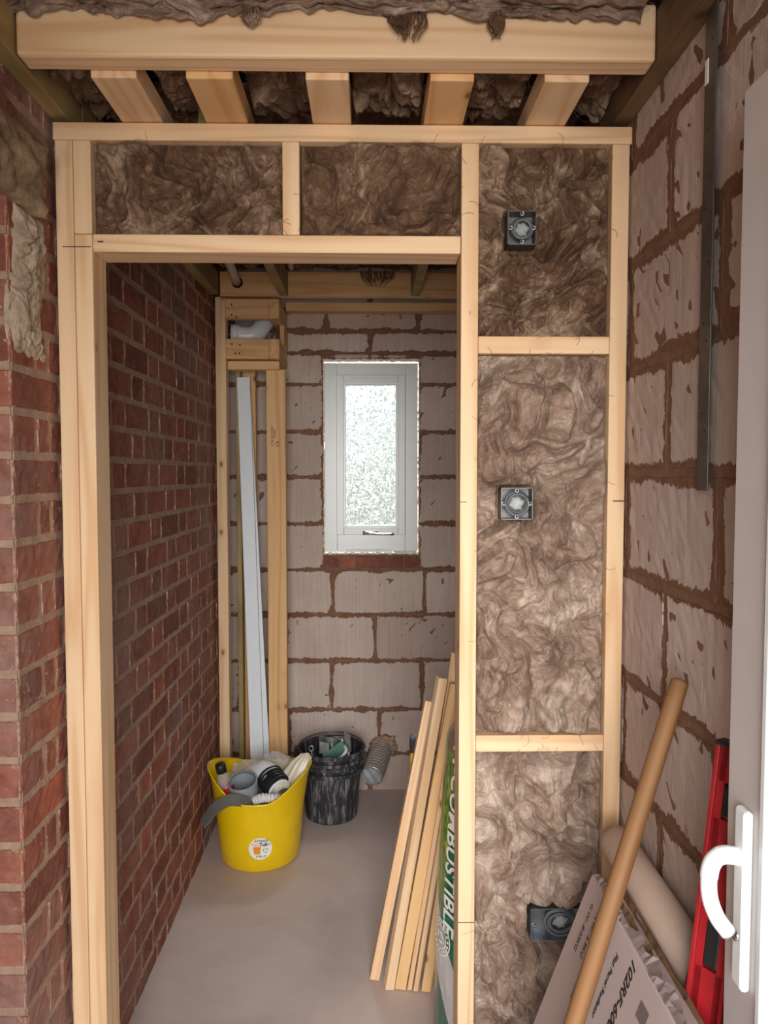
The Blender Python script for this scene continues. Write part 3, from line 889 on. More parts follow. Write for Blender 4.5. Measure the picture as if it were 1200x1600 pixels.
# ------------------------------------------------------------------ boxing frame in the far left corner
bx = empty('pipe_boxing_frame', (-.52, 3.45, 0)); tag(bx, 'tall narrow pine boxing frame in the far left corner', 'timber frame')
timber('stud', (-.650, 3.42, 0), (-.650, 3.42, 2.333), .045, .060, M['pine'], bx, up=(0, 1, 0))
timber('stud', (-.600, 3.56, 0), (-.600, 3.56, 2.08), .022, .060, M['treated'], bx, up=(0, 1, 0))
timber('stud', (-.562, 3.62, 0), (-.562, 3.62, 2.08), .062, .038, M['pine_orange'], bx, up=(0, 1, 0))
timber('stud', (-.420, 3.48, 0), (-.420, 3.48, 2.03), .085, .040, M['pine_orange'], bx, up=(0, 1, 0))
timber('rail', (-.627, 3.41, 2.283), (-.440, 3.41, 2.283), .045, .085, M['pine_orange'], bx)
timber('rail', (-.627, 3.41, 2.110), (-.440, 3.41, 2.110), .045, .085, M['pine_orange'], bx)
timber('side_rail', (-.417, 3.388, 2.283), (-.417, 3.72, 2.283), .045, .085, M['pine_orange'], bx)
timber('side_rail', (-.417, 3.388, 2.110), (-.417, 3.72, 2.110), .045, .085, M['pine_orange'], bx)
timber('rail', (-.627, 3.47, 2.045), (-.400, 3.47, 2.045), .080, .038, M['pine_orange'], bx)
timber('side_rail', (-.400, 3.62, 2.15), (-.400, 3.62, 2.24), .02, .16, M['pine_orange'], bx, up=(0, 1, 0))
for (x, z) in ((-.600, 2.300), (-.600, 2.255), (-.58, 2.246), (-.60, 2.13), (-.585, 2.09), (-.568, 2.09), (-.565, 2.125)):
    bm = bmesh.new(); bmesh.ops.create_icosphere(bm, subdivisions=2, radius=.0042)
    for v in bm.verts: v.co = Vector((v.co.x+x, 3.3872+v.co.y*.15, v.co.z+z))
    o = from_bm('screw_head', bm, M['ink'], bx); o.location = -bx.location
def text_mesh(txt, size, shear=0.0, ext=.0003, align='CENTER', bold=0.0, space=1.0):
    cu = bpy.data.curves.new('lettering', 'FONT'); cu.body = txt; cu.size = size; cu.extrude = ext; cu.shear = shear
    cu.align_x = align; cu.align_y = 'CENTER'; cu.offset = bold; cu.space_character = space; cu.resolution_u = 3
    ob = bpy.data.objects.new('tmp_text', cu); C.objects.link(ob)
    dg = bpy.context.evaluated_depsgraph_get(); dg.update()
    me = bpy.data.meshes.new_from_object(ob.evaluated_get(dg))
    bpy.data.objects.remove(ob); bpy.data.curves.remove(cu)
    return me
def text_on(name, txt, size, mw, m, parent, **kw):
    me = text_mesh(txt, size, **kw)
    o = link(name, me, m, parent)
    inv = Matrix.Translation(-parent.location) if parent.rotation_euler.to_quaternion().angle < 1e-6 else parent.matrix_basis.inverted()
    o.matrix_basis = inv @ mw
    return o
def basis(xa, ya, org):
    xa = Vector(xa).normalized(); za = xa.cross(Vector(ya)).normalized(); ya = za.cross(xa)
    m_ = Matrix((xa, ya, za)).transposed().to_4x4(); m_.translation = org; return m_
# stamp: reads up the stud
for (t_, s_, dx, dz) in (('C16 KD DRY', .016, -.436, 1.735), ('WPPA', .014, -.424, 1.745), ('CE', .022, -.413, 1.70)):
    text_on('grade_stamp', t_, s_, basis((0, 0, 1), (-1, 0, 0), (dx, 3.4594, dz)), M['ink'], bx)

# elbow of the soil pipe between the two rails
el = empty('pipe_elbow', (-.54, 3.55, 2.19)); tag(el, 'glossy white plastic pipe elbow between the two top rails of the boxing', 'pipe')
bm = bmesh.new()
cp = curve_pts([(.06, .05, .075), (.055, 0, .055), (.030, -.035, .010), (-.01, -.045, -.005), (-.055, -.05, .0)], 8)
tube_bm(bm, cp, .042, 24); from_bm('elbow_bend', bm, M['white_pipe'], el, True)
bm = bmesh.new(); tube_bm(bm, [(-.045, -.05, 0), (-.080, -.052, 0)], .047, 24); from_bm('socket', bm, M['white_pipe'], el, True)
bm = bmesh.new(); tube_bm(bm, [(-.080, -.05, -.01), (-.088, -.05, -.03), (-.09, -.05, -.06)], .040, 20); from_bm('rubber_seal', bm, M['black'], el, True)

# white plastic trim lengths leaning in the boxing
def trim_len(p0, p1, w_, t_, lb, lip):
    root_o = timber('plastic_trim', p0, p1, w_, t_, M['white_trim'], up=(0, -1, 0), bev=.0015)
    if lip:
        ln = (Vector(p1)-Vector(p0)).length
        bm = bmesh.new(); add_box(bm, -ln/2, ln/2, -w_/2, -w_/2+.006, t_/2, t_/2+.005, .001)
        add_box(bm, -ln/2, ln/2, w_/2-.004, w_/2, t_/2, t_/2+.004, .001)
        from_bm('raised_edge', bm, M['white_trim'], root_o)
    tag(root_o, lb, 'trim')
trim_len((-.495, 3.37, .02), (-.575, 3.535, 2.005), .058, .010, 'wide white plastic trim leaning in the boxing frame, shorter one behind it', True)
trim_len((-.452, 3.40, .02), (-.560, 3.560, 1.95), .026, .012, 'narrow white plastic trim leaning behind the wide white trim', False)

# ------------------------------------------------------------------ steel strap on right wall
st = empty('steel_strap', (XR-.012, 1.29, 1.54)); tag(st, 'long dark galvanised steel strap hanging on the right block wall', 'steel strap')
bm = bmesh.new()
add_box(bm, -.002, .001, -.021, .021, 0, .80, .0006)
from_bm('strap_plate', bm, M['galv_dark'], st)
bm = bmesh.new(); add_box(bm, -.0035, -.0015, .006, .018, .675, .715, .0006); from_bm('sticker', bm, M['label'], st)
for k, z in enumerate((.10, .13, .25, .28, .38, .47, .52, .60, .74)):
    bm = bmesh.new(); mx = Matrix.Translation((-.0018, (-.006, .006)[k % 2], z)) @ Matrix.Rotation(R(-90), 4, 'Y')
    lathe_bm(bm, [(.0001, .0012), (.0018, .0010), (.003, 0)], 10, mx)
    from_bm('strap_hole', bm, M['ink'], st)

# ------------------------------------------------------------------ broken concrete lintel and mortar patch on the pier
def rough_block(name, prof, y0, y1, n, seed, m, amp=.012):
    """prof(t)-> (zlow, zhigh, xout) along y"""
    co = []; fa = []; ring = 36
    for i in range(n+1):
        t = i/n; y = y0+(y1-y0)*t; zl, zh, xo = prof(t)
        for k in range(ring):
            a = 2*math.pi*k/ring
            cx = XL-.02; hx = xo+.02
            ca, sa = math.cos(a), math.sin(a)
            s_ = 1/max(abs(ca), abs(sa)); s_ = 1+(s_-1)*.75
            x = cx + ca*s_*hx; z = (zl+zh)/2 + sa*s_*(zh-zl)/2
            nv = float(fbm(np.array([y*14+k*.35+seed]), np.array([z*14+math.cos(a)*2]), 4, .6)[0])
            co.append((x+amp*nv*ca*1.6, y+amp*nv*.6, z+amp*nv*sa*1.2))
    for i in range(n):
        for k in range(ring):
            a = i*ring+k; b = i*ring+(k+1) % ring
            fa.append((a, b, b+ring, a+ring))
    fa.append(tuple(range(ring))[::-1]); fa.append(tuple(n*ring+k for k in range(ring)))
    me = bpy.data.meshes.new(name); me.from_pydata(co, [], fa)
    return link(name, me, m, smooth=True)
o = rough_block('broken_lintel', lambda t: (2.12-.03*t, 2.315-.085*t, .040-.004*t), .62, 1.60, 90, 3, M['stone'], .014)
tag(o, 'rough broken concrete lintel stub above the left brick pier', 'lintel')
o = wool_sheet('mortar_patch', 0, .15, 0, .30, lambda u, v, h: (XL+.009+h, YP+.015+u+.03*np.sin(v*18)*(v/.30-1), 1.80+v), 71, M['render'], .010, edge=.05, strands=0, sc_=26)
tag(o, 'pale lime mortar patch smeared on the brick pier below the broken lintel', 'mortar patch')

# ------------------------------------------------------------------ yellow tub
TX, TY = -.452, 3.10
tub = empty('rubble_tub', (TX, TY, 0)); tag(tub, 'yellow flexible rubber tub heaped with plumbing waste', 'tub')
def rimz(a):
    # handles at left and right, dips at front and back
    c = abs(math.cos(a))
    front = .288 if math.sin(a) < 0 else .325
    return front + (.385-front)*max(0, (c-.25)/.75)**1.6
def tz(a, z, r_): return z*rimz(a)
def prof_tub(off=0.0):
    return [(.02, .0), (.135, .0), (.152, .012), (.160, .04), (.168, .25), (.178, .55), (.187, .85), (.190, .97), (.193, 1.0)]
bm = bmesh.new()
NSEG = 96
o_r = lathe_bm(bm, [(r_, z_) for r_, z_ in prof_tub()], NSEG, zfun=tz)
i_r = lathe_bm(bm, [(r_-.004 if r_ > .05 else r_, z_*.995+.012) for r_, z_ in reversed(prof_tub())], NSEG, zfun=tz)
for k in range(NSEG):
    bm.faces.new((o_r[-1][k], o_r[-1][(k+1) % NSEG], i_r[0][(k+1) % NSEG], i_r[0][k]))
bm.faces.new(o_r[0][::-1]); bm.faces.new(i_r[-1])
# oval stretch and handle holes pinched outward at rim
for v in bm.verts:
    a = math.atan2(v.co.y, v.co.x); c = max(0, abs(math.cos(a))-.6)/.4
    if v.co.z > .28: v.co.x *= 1+.10*c*(v.co.z-.28)/.1
tb = from_bm('tub_body', bm, M['yellow'], tub, smooth=True)
# round label, bent onto the tub
la = math.atan2(-1, .14)   # facing angle
def on_tub(px_, pz_, off):
    pz_ *= 1.15; px_ *= 1.15; z = .108+pz_; r_ = .168+(z/.290-.25)*.0333+off
    a = la + px_/r_
    return Vector((r_*math.cos(a), r_*math.sin(a), z))
bm = bmesh.new(); rings = []
for j in range(7):
    rr = .040*j/6
    rings.append([bm.verts.new(on_tub(rr*math.cos(2*math.pi*k/40), rr*math.sin(2*math.pi*k/40), .0022)) for k in range(40)])
for a, b in zip(rings, rings[1:]):
    for k in range(40): bm.faces.new((a[k], a[(k+1) % 40], b[(k+1) % 40], b[k]))
bmesh.ops.remove_doubles(bm, verts=bm.verts[:], dist=.00005)
lab = from_bm('round_label', bm, M['label'], tub)
lab['label'] = 'round white paper label'
def label_text(txt, size, x, z, m, **kw):
    me = text_mesh(txt, size, **kw)
    for v in me.vertices: v.co = on_tub(v.co.x+x, v.co.y+z, .0030+v.co.z)
    link('label_print', me, m, lab)
label_text('ATTRADE', .0105, .004, .028, M['ink'], bold=.0002)
label_text('Flexi', .017, -.014, .0145, M['orange_print'])
label_text('Tub', .017, .0105, .0145, M['ink'], bold=.0006)
label_text('42', .012, .028, .0145, M['green_print'])
label_text('0 30 L 0', .010, .002, -.028, M['ink'], bold=.0002)
def poly_on(pts, m, name='label_print'):
    bm = bmesh.new(); bm.faces.new([bm.verts.new(on_tub(x, z, .0032)) for x, z in pts]); from_bm(name, bm, m, lab)
poly_on([(-.025, .004), (.002, .004), (-.001, -.020), (-.020, -.020)], M['orange_print'])
poly_on([(-.024, .004), (.001, .004), (.002, .0065), (-.025, .0065)], plain('dark_orange_print', srgb(214, 110, 20), .5))
for k in range(3):
    a0 = k*2.094; arc = [(.017+.0085*math.cos(a0+q*.28), -.007+.0085*math.sin(a0+q*.28)) for q in range(6)]
    arc2 = [(.017+.0058*math.cos(a0+q*.28), -.007+.0058*math.sin(a0+q*.28)) for q in range(6)]
    poly_on(arc+arc2[::-1], M['green_print'])

def thing_tube(name, pts, r, m, lb, cat, seg=24):
    o = tube(name, pts, r, m, seg=seg); tag(o, lb, cat); return o
# rubbish fill beneath
def hollow_pipe(bm, p0, p1, ro, ri, seg=32, flare=None):
    mx, ln = axis_mx(p0, p1)
    prof = [(ri, 0), (ro, 0)]
    if flare: prof += flare(ln)
    prof += [(ro if not flare else flare(ln)[-1][0], ln), (ri, ln), (ri, 0)]
    lathe_bm(bm, prof, seg, mx)
# grey socket pipe
gp = empty('grey_pipe_socket', (TX-.050, TY-.085, .235)); tag(gp, 'grey plastic pipe socket standing open end up in the yellow tub', 'pipe fitting')
bm = bmesh.new(); mx, ln = axis_mx((.012, .05, -.10), (-.004, -.022, .118))
lathe_bm(bm, [(.048, 0), (.050, .14), (.0575, .165), (.0585, .225), (.0555, .232), (.051, .225), (.0495, .18), (.046, .165), (.044, .0), (.048, 0)], 40, mx)
from_bm('socket_body', bm, M['grey_pipe'], gp, smooth=True)
bm = bmesh.new(); mx2 = mx @ Matrix.Translation((0, 0, .222))
lathe_bm(bm, [(.0515, 0), (.0505, .004), (.0535, .006), (.0555, .003), (.053, -.002), (.0515, 0)], 40, mx2)
from_bm('rubber_seal', bm, M['black'], gp, smooth=True)
# pan connector: white bend with black fins
pc = empty('pan_connector', (TX+.03, TY-.02, .30)); tag(pc, 'white toilet pan connector with black ribbed rubber end in the yellow tub', 'pipe fitting')
bm = bmesh.new(); tube_bm(bm, curve_pts([(-.085, .10, -.06), (-.055, .05, .015), (-.01, .01, .045), (.03, -.035, .035)], 8), .048, 28)
from_bm('bend', bm, M['white_pipe'], pc, True)
mx, ln = axis_mx((.008, -.01, .042), (.075, -.095, .0))
bm = bmesh.new(); pr = [(.047, 0)]
for k in range(5): pr += [(.047, .006+k*.015), (.056, .009+k*.015), (.056, .013+k*.015), (.047, .016+k*.015)]
pr += [(.047, .084), (.040, .086)]
lathe_bm(bm, pr, 36, mx); from_bm('ribbed_seal', bm, M['black'], pc, smooth=False)
bm = bmesh.new(); lathe_bm(bm, [(.041, .082), (.047, .084), (.048, .094), (.0435, .096), (.040, .09), (.040, .06), (.0, .058)], 36, mx)
from_bm('end_ring', bm, M['white_pipe'], pc, smooth=True)
# bottle: clear with black cap and red/blue label
bo = empty('drinks_bottle', (TX-.135, TY-.07, .28)); tag(bo, 'clear plastic bottle with black cap and red and blue label in the tub', 'bottle')
mx, ln = axis_mx((.04, .02, -.15), (-.012, -.006, .125))
bm = bmesh.new(); lathe_bm(bm, [(.030, 0), (.036, .02), (.036, .195), (.033, .212), (.022, .235), (.014, .245), (.014, .262)], 24, mx)
from_bm('bottle_body', bm, M['clear'], bo, smooth=True)
bm = bmesh.new(); lathe_bm(bm, [(.0, .286), (.018, .286), (.021, .282), (.021, .250), (.015, .249)], 24, mx)
from_bm('bottle_cap', bm, M['black'], bo, smooth=True)
bm = bmesh.new(); lathe_bm(bm, [(.0368, .118), (.0368, .158)], 24, mx); from_bm('bottle_label', bm, M['blue_label'], bo, smooth=True)
bm = bmesh.new(); lathe_bm(bm, [(.0372, .159), (.0372, .193)], 24, mx); from_bm('bottle_label', bm, M['red_label'], bo, smooth=True)
# crumpled clear bag
def crumple(name, loc, size, seed, m, amp=.35, sub=5):
    bm = bmesh.new(); bmesh.ops.create_icosphere(bm, subdivisions=sub, radius=1)
    from mathutils import noise as mn
    for v in bm.verts:
        p = v.co.copy(); q = p*1.7+Vector((seed*3.1, seed, 0))
        d = 1 + amp*(abs(mn.noise(q*1.3))*1.6-.5) + amp*.5*abs(mn.noise(q*3.7)) + amp*.2*mn.noise(q*9)
        v.co = Vector((p.x*size[0], p.y*size[1], p.z*size[2]))*d
    o = from_bm(name, bm, m, None, True); o.location = loc; return o
o = crumple('plastic_bag', (TX-.045, TY+.035, .335), (.080, .055, .042), 3, M['clear'], .22)
tag(o, 'crumpled clear polythene bag at the back of the yellow tub, left of the white bend', 'plastic bag')
o = crumple('plastic_bag', (TX+.055, TY+.055, .355), (.070, .05, .050), 5, M['clear'], .2)
tag(o, 'rounded clear plastic bag bulging behind the white pan connector', 'plastic bag')
# cream plastic sack standing out of tub
bm = bmesh.new()
ctr = [((.10, -.045, .24), .030), ((.105, -.05, .30), .034), ((.135, -.04, .345), .036), ((.165, -.03, .385), .034), ((.192, -.02, .418), .022), ((.200, -.015, .428), .003)]
rings = []
rnd = random.Random(2)
for (p, r_) in ctr:
    ring = []
    for k in range(28):
        a = 2*math.pi*k/28; w2 = r_*(1+.28*math.sin(a*5+p[2]*30))
        ring.append(bm.verts.new(Vector(p)+Vector((math.cos(a)*w2*.85, math.sin(a)*w2*.45, -math.cos(a)*w2*.35))))
    rings.append(ring)
for a, b in zip(rings, rings[1:]):
    for k in range(28): bm.faces.new((a[k], a[(k+1) % 28], b[(k+1) % 28], b[k]))
bm.faces.new(rings[0]); bm.faces.new(rings[-1][::-1])
bmesh.ops.subdivide_edges(bm, edges=bm.edges[:], cuts=1, use_grid_fill=True, smooth=.4)
o = from_bm('plastic_sack', bm, M['cloth_plastic'], None, True); o.location = (TX, TY, 0)
tag(o, 'folded cream polythene sack sticking out of the right side of the tub', 'plastic bag')
# corrugated white hose
pts = curve_pts([(TX+.0, TY-.14, .285), (TX+.03, TY-.15, .30), (TX+.06, TY-.145, .298), (TX+.09, TY-.12, .285), (TX+.11, TY-.09, .27)], 12)
o = tube('corrugated_hose', pts, [.017*(1+.16*math.sin(i*1.5)) for i in range(len(pts))], M['dust_white'], seg=18)
tag(o, 'short white corrugated hose inside the front rim of the yellow tub', 'hose')
o = tube('hose_end', [pts[0], pts[0]+(pts[0]-pts[1])*.5], [.011, .011], M['ink'], o, 14)
# dark scraps filling
o = crumple('rubble_scrap', (TX+.02, TY+.0, .175), (.10, .10, .075), 8, M['grey_pipe'], .35, 4)
tag(o, 'grey scraps of packing filling the bottom of the yellow tub', 'rubbish')
o = crumple('rubble_scrap', (TX+.118, TY-.095, .295), (.028, .02, .016), 11, M['grey_felt'], .4, 4)
tag(o, 'small dark lump of dusty rubble beside the black ribbed pipe end', 'rubbish')
# grey rubber strip hooked over the front left rim
bm = bmesh.new()
cp = curve_pts([(-.02, -.155, .285), (-.06, -.180, .305), (-.10, -.185, .305), (-.150, -.185, .272), (-.195, -.18, .212)], 8)
rg = []
for i, p in enumerate(cp):
    t = (cp[min(i+1, len(cp)-1)]-cp[max(i-1, 0)]).normalized(); wv = Vector((0, .55, .85)); wv = (wv-t*wv.dot(t)).normalized()*.022; tn = t.cross(wv).normalized()*.0035
    rg.append([bm.verts.new(p+a*wv+b*tn) for a, b in ((1, 1), (-1, 1), (-1, -1), (1, -1))])
for a, b in zip(rg, rg[1:]):
    for k in range(4): bm.faces.new((a[k], a[(k+1) % 4], b[(k+1) % 4], b[k]))
bm.faces.new(rg[0]); bm.faces.new(rg[-1][::-1])
o = from_bm('rubber_strip', bm, M['grey_felt'], None, False); o.location = (TX, TY, 0)
tag(o, 'dark grey bent rubber strip hooked over the front left rim of the tub', 'strip')

# ------------------------------------------------------------------ black bucket pair
BX, BY = -.178, 3.46
def bucket(z0, lb, handle, sc_=1.0):
    b = empty('plaster_bucket', (BX, BY, z0)); tag(b, lb, 'bucket')
    bm = bmesh.new()
    lathe_bm(bm, [(.001, .0), (.108, .0), (.116, .008), (.118, .02), (.135, .215), (.148, .218), (.149, .235), (.139, .238), (.144, .252), (.152, .254), (.153, .268), (.148, .272),
                  (.144, .268), (.141, .25), (.131, .20), (.113, .02), (.001, .012)], 56)
    for v in bm.verts: v.co *= 1
    from_bm('bucket_body', bm, M['bucket'], b, smooth=False)
    if handle:
        bm = bmesh.new(); pts = [(-.152, 0, .26)]+[(-.160*math.cos(a)*1.0, .06+.11*math.sin(a), .262+.028*math.sin(a)) for a in [k*math.pi/14 for k in range(1, 14)]]+[(.152, 0, .26)]
        pts = [(-.152+.304*k/20, -.0+.14*math.sin(math.pi*k/20), .262+.05*math.sin(math.pi*k/20)) for k in range(21)]
        pts = [(-.155*math.cos(math.pi*k/20), .158*math.sin(math.pi*k/20), .262+.022*math.sin(math.pi*k/20)) for k in range(21)]
        tube_bm(bm, pts, .003, 8); from_bm('bucket_handle', bm, M['galv_dark'], b, True)
        bm = bmesh.new(); add_box(bm, -.168, -.150, -.016, .016, .225, .272, .004); from_bm('handle_lug', bm, M['black'], b)
    return b
bucket(0, 'plaster streaked black bucket standing on the floor by the back wall, the under one', False)
bucket(.050, 'black bucket nested in the plaster streaked one, full of hand tools', True)
# tools in bucket
def tool_handle(name, p0, p1, r, m, lb, extra=None):
    root = empty(name, p0); tag(root, lb, 'tool')
    q0 = Vector(p0); q1 = Vector(p1)
    bm = bmesh.new(); cp = [Vector((0, 0, 0)).lerp(q1-q0, k/8) for k in range(9)]
    tube_bm(bm, cp, [r*(.8+.3*math.sin(k*.8)) for k in range(9)], 12); from_bm('handle', bm, m, root, True)
    if extra: extra(root, q1-q0)
    return root
def blade(w_, l_, m='steel'):
    def f(root, tip):
        d = tip.normalized(); s = Vector((1, .25, 0)); s = (s-d*s.dot(d)).normalized(); n_ = d.cross(s)*.0012
        bm = bmesh.new(); a = tip
        pts = [a-s*.008, a-s*w_, a-s*w_+d*l_, a+s*w_+d*l_*.8, a+s*w_, a+s*.008]
        f0 = [bm.verts.new(p+n_) for p in pts]; f1 = [bm.verts.new(p-n_) for p in pts]
        bm.faces.new(f0); bm.faces.new(f1[::-1])
        for k in range(6): bm.faces.new((f0[k], f0[(k+1) % 6], f1[(k+1) % 6], f1[k]))
        from_bm('blade', bm, M[m], root)
    return f
tool_handle('filling_knife', (BX-.035, BY-.05, .10), (BX-.03, BY-.045, .305), .011, M['teal'], 'scraper with green handle and clear steel blade on the left of the bucket', blade(.022, .055))
tool_handle('margin_trowel', (BX+.09, BY+.02, .12), (BX+.078, BY+.01, .29), .010, M['dust_white'], 'plaster crusted trowel with a long pointed blade on the right of the bucket', blade(.014, .10))
tool_handle('jointing_knife', (BX+.05, BY+.04, .12), (BX+.045, BY+.045, .30), .010, M['dust_white'], 'wide plaster covered knife standing at the back of the bucket', blade(.034, .055))
tool_handle('putty_knife', (BX+.0, BY+.06, .12), (BX+.0, BY+.07, .31), .009, M['dust_white'], 'dusty putty knife standing behind the green float handle', blade(.03, .03))
# D-shaped float
fl_ = empty('plasterers_float', (BX+.022, BY-.035, .31)); tag(fl_, 'plastering float with green foam sole and white D handle in the bucket', 'tool')
bm = bmesh.new(); mx = Matrix.Rotation(R(-38), 4, 'Y') @ Matrix.Rotation(R(25), 4, 'X')
add_box(bm, -.055, .055, -.012, .0, -.03, .03, .003, mx); from_bm('float_sole', bm, M['teal'], fl_)
bm = bmesh.new(); tube_bm(bm, [mx @ Vector(p) for p in curve_pts([(-.05, -.012, 0), (-.045, -.045, 0), (0, -.055, 0), (.045, -.045, 0), (.05, -.012, 0)], 5)], .007, 10)
from_bm('float_handle', bm, M['dust_white'], fl_, True)
bm = bmesh.new(); tube_bm(bm, [Vector((-.01, .01, .06)), Vector((.03, .0, .052)), Vector((.05, -.01, -.03)), Vector((.045, -.01, -.05))], .0045, 8)
o = from_bm('wire_edge', bm, M['steel'], fl_, True)
# key ring shaped tool
bm = bmesh.new(); cx = Vector((BX-.088, BY-.05, .330))
tube_bm(bm, [cx+Vector((.010*math.cos(a), -.004, .012*math.sin(a))) for a in [k*2*math.pi/16 for k in range(17)]], .0035, 8)
tube_bm(bm, [cx+Vector((.002, 0, -.012)), cx+Vector((.006, .005, -.09))], .004, 8)
o = from_bm('pipe_spanner', bm, M['steel'], None, True); tag(o, 'small steel ring spanner at the left inside the black bucket', 'tool')
o = crumple('foam_sponge', (BX+.03, BY-.09, .285), (.018, .014, .012), 21, M['card_brown'], .3, 3); tag(o, 'little tan sponge just inside the front rim of the bucket', 'sponge')
# bunch in bucket
o = crumple('tool_rag', (BX, BY, .20), (.080, .080, .045), 23, M['dust_white'], .4, 4); tag(o, 'plaster stiffened rag under the tools in the black bucket', 'rag')

# ------------------------------------------------------------------ duct stub in the back wall
du = empty('flexible_duct', (.012, 3.62, .155)); tag(du, 'stub of ribbed flexible duct coming out of the back wall beside the bucket', 'duct')
bm = bmesh.new(); cp = curve_pts([(.045, .11, .055), (.030, .06, .035), (.012, .0, .008), (-.006, -.06, -.018)], 16)
tube_bm(bm, cp, [.052+.0028*math.sin(i*1.57) for i in range(len(cp))], 32, cap=False)
from_bm('ribbed_sleeve', bm, M['duct'], du, True)
bm = bmesh.new()
nn = (cp[-1]-cp[-2]).normalized(); mx, _ = axis_mx(cp[-1]-nn*.012, cp[-1]+nn*.01)
R_ = lathe_bm(bm, [(.0005, .004)]+[(.050*k/8, .004) for k in range(1, 9)]+[(.053, .004), (.053, -.002)], 36, mx)
for v in bm.verts:
    l_ = mx.inverted() @ v.co; h = .006*math.sin(l_.x*150+l_.y*70); v.co = v.co+nn*h*(1 if math.hypot(l_.x, l_.y) < .049 else 0)
from_bm('foil_end', bm, M['foil'], du, True)
o = crumple('mortar_lump', (.065, 3.728, .225), (.065, .025, .055), 31, M['mortar_grey'], .3, 4)
tag(o, 'brown mortar packed round the duct stub on the back wall', 'mortar patch')

# ------------------------------------------------------------------ insulation roll with printed sleeve
RX0, RY0, RXT = .350, 2.02, .385
RH = .90
def roll_mat():
    m, n, b = mat('printed_roll_wrapper')
    t = N(n, 'TexCoord'); s = N(n, 'SeparateXYZ'); L(n, t.outputs['Object'], s.inputs[0])
    v = coords(n, rnd=False)
    ang = math_(n, 'ARCTAN2', s.outputs['Y'], s.outputs['X'])
    zz = s.outputs['Z']
    # slanted lower border of the green print
    border = math_(n, 'ADD', zz, math_(n, 'MULTIPLY', math_(n, 'ADD', ang, 2.6), .28))
    border = math_(n, 'ADD', border, math_(n, 'MULTIPLY', math_(n, 'SUBTRACT', noise(n, v, 4, 2), .5), .02))
    gmask = math_(n, 'MULTIPLY', math_(n, 'SUBTRACT', border, .31), 300, True)
    low = math_(n, 'MULTIPLY', math_(n, 'SUBTRACT', .14, border), 300, True)
    mp = N(n, 'Mapping'); mp.inputs['Scale'].default_value = (3, 3, 1); L(n, v, mp.inputs['Vector'])
    grass = ramp(n, noise(n, mp.outputs[0], 30, 5, .7), [(.35, srgb(36, 96, 50)), (.5, srgb(96, 140, 52)), (.62, srgb(180, 178, 96))])
    green = ramp(n, noise(n, v, 5, 3), [(.3, srgb(8, 92, 72)), (.7, srgb(14, 112, 84))])
    gr_m = math_(n, 'MULTIPLY', math_(n, 'SUBTRACT', -2.72, math_(n, 'SUBTRACT', ang, math_(n, 'MULTIPLY', math_(n, 'SUBTRACT', zz, .5), .25))), 14, True)
    gr_m2 = math_(n, 'MULTIPLY', gr_m, math_(n, 'MULTIPLY', math_(n, 'SUBTRACT', zz, .40), 12, True))
    green = mixc(n, gr_m2, green, grass)
    white = ramp(n, noise(n, v, 8, 4), [(.3, srgb(182, 176, 176)), (.7, srgb(214, 210, 210))])
    c = mixc(n, gmask, white, green)
    c = mixc(n, low, c, srgb(30, 96, 80))
    top = math_(n, 'MULTIPLY', math_(n, 'SUBTRACT', zz, .835), 100, True)
    c = mixc(n, top, c, srgb(142, 118, 102))
    L(n, c, b.inputs['Base Color'])
    b.inputs['Roughness'].default_value = .22
    b.inputs['Coat Weight'].default_value = .4
    mp2 = N(n, 'Mapping'); mp2.inputs['Scale'].default_value = (6, 6, 1.4); mp2.inputs['Rotation'].default_value = (R(12), 0, 0); L(n, v, mp2.inputs['Vector'])
    bump(n, b, noise(n, mp2.outputs[0], 9, 5, .65, .8), .6, .006)
    return m
roll = empty('insulation_roll', (RX0, RY0, 0), (0, math.atan2(RXT-RX0, RH), 0))
tag(roll, 'wrapped roll of glass wool in a green printed sleeve standing behind the middle stud', 'insulation roll')
def roll_r(z): return .176 + .010*math.sin(math.pi*min(1, max(0, z/.9))) - (.03*((z-.85)/.05)**2 if z > .85 else 0) - (.02*((.04-z)/.04)**2 if z < .04 else 0)
bm = bmesh.new()
prof = [(.001, .0)]+[(roll_r(z), z) for z in [k*.9/60 for k in range(61)]]+[(.10, .895), (.001, .885)]
lathe_bm(bm, prof, 96)
for v in bm.verts:
    a = math.atan2(v.co.y, v.co.x)
    k = 1+.010*float(perlin(np.array([a*3+5.0]), np.array([v.co.z*9]))[0])+.004*math.sin(a*22+v.co.z*14)
    v.co.x *= k; v.co.y *= k
from_bm('wrapped_body', bm, roll_mat(), roll, smooth=True)
def on_roll(s, z, off):  # s arc length along surface
    r_ = roll_r(z)+off; a = -2.36 + s/.185
    return Vector((r_*math.cos(a), r_*math.sin(a), z))
def roll_text(txt, size, s0, z0, **kw):
    me = text_mesh(txt, size, **kw)
    for v in me.vertices:   # reads downward, letter tops to the right
        v.co = on_roll(s0+v.co.y, z0-v.co.x, .0035+v.co.z)
    link('printed_lettering', me, M['label'], roll)
roll_text('NON-COMBUSTIBLE', .064, -.052, .668, bold=.0012, shear=.12, space=1.02)
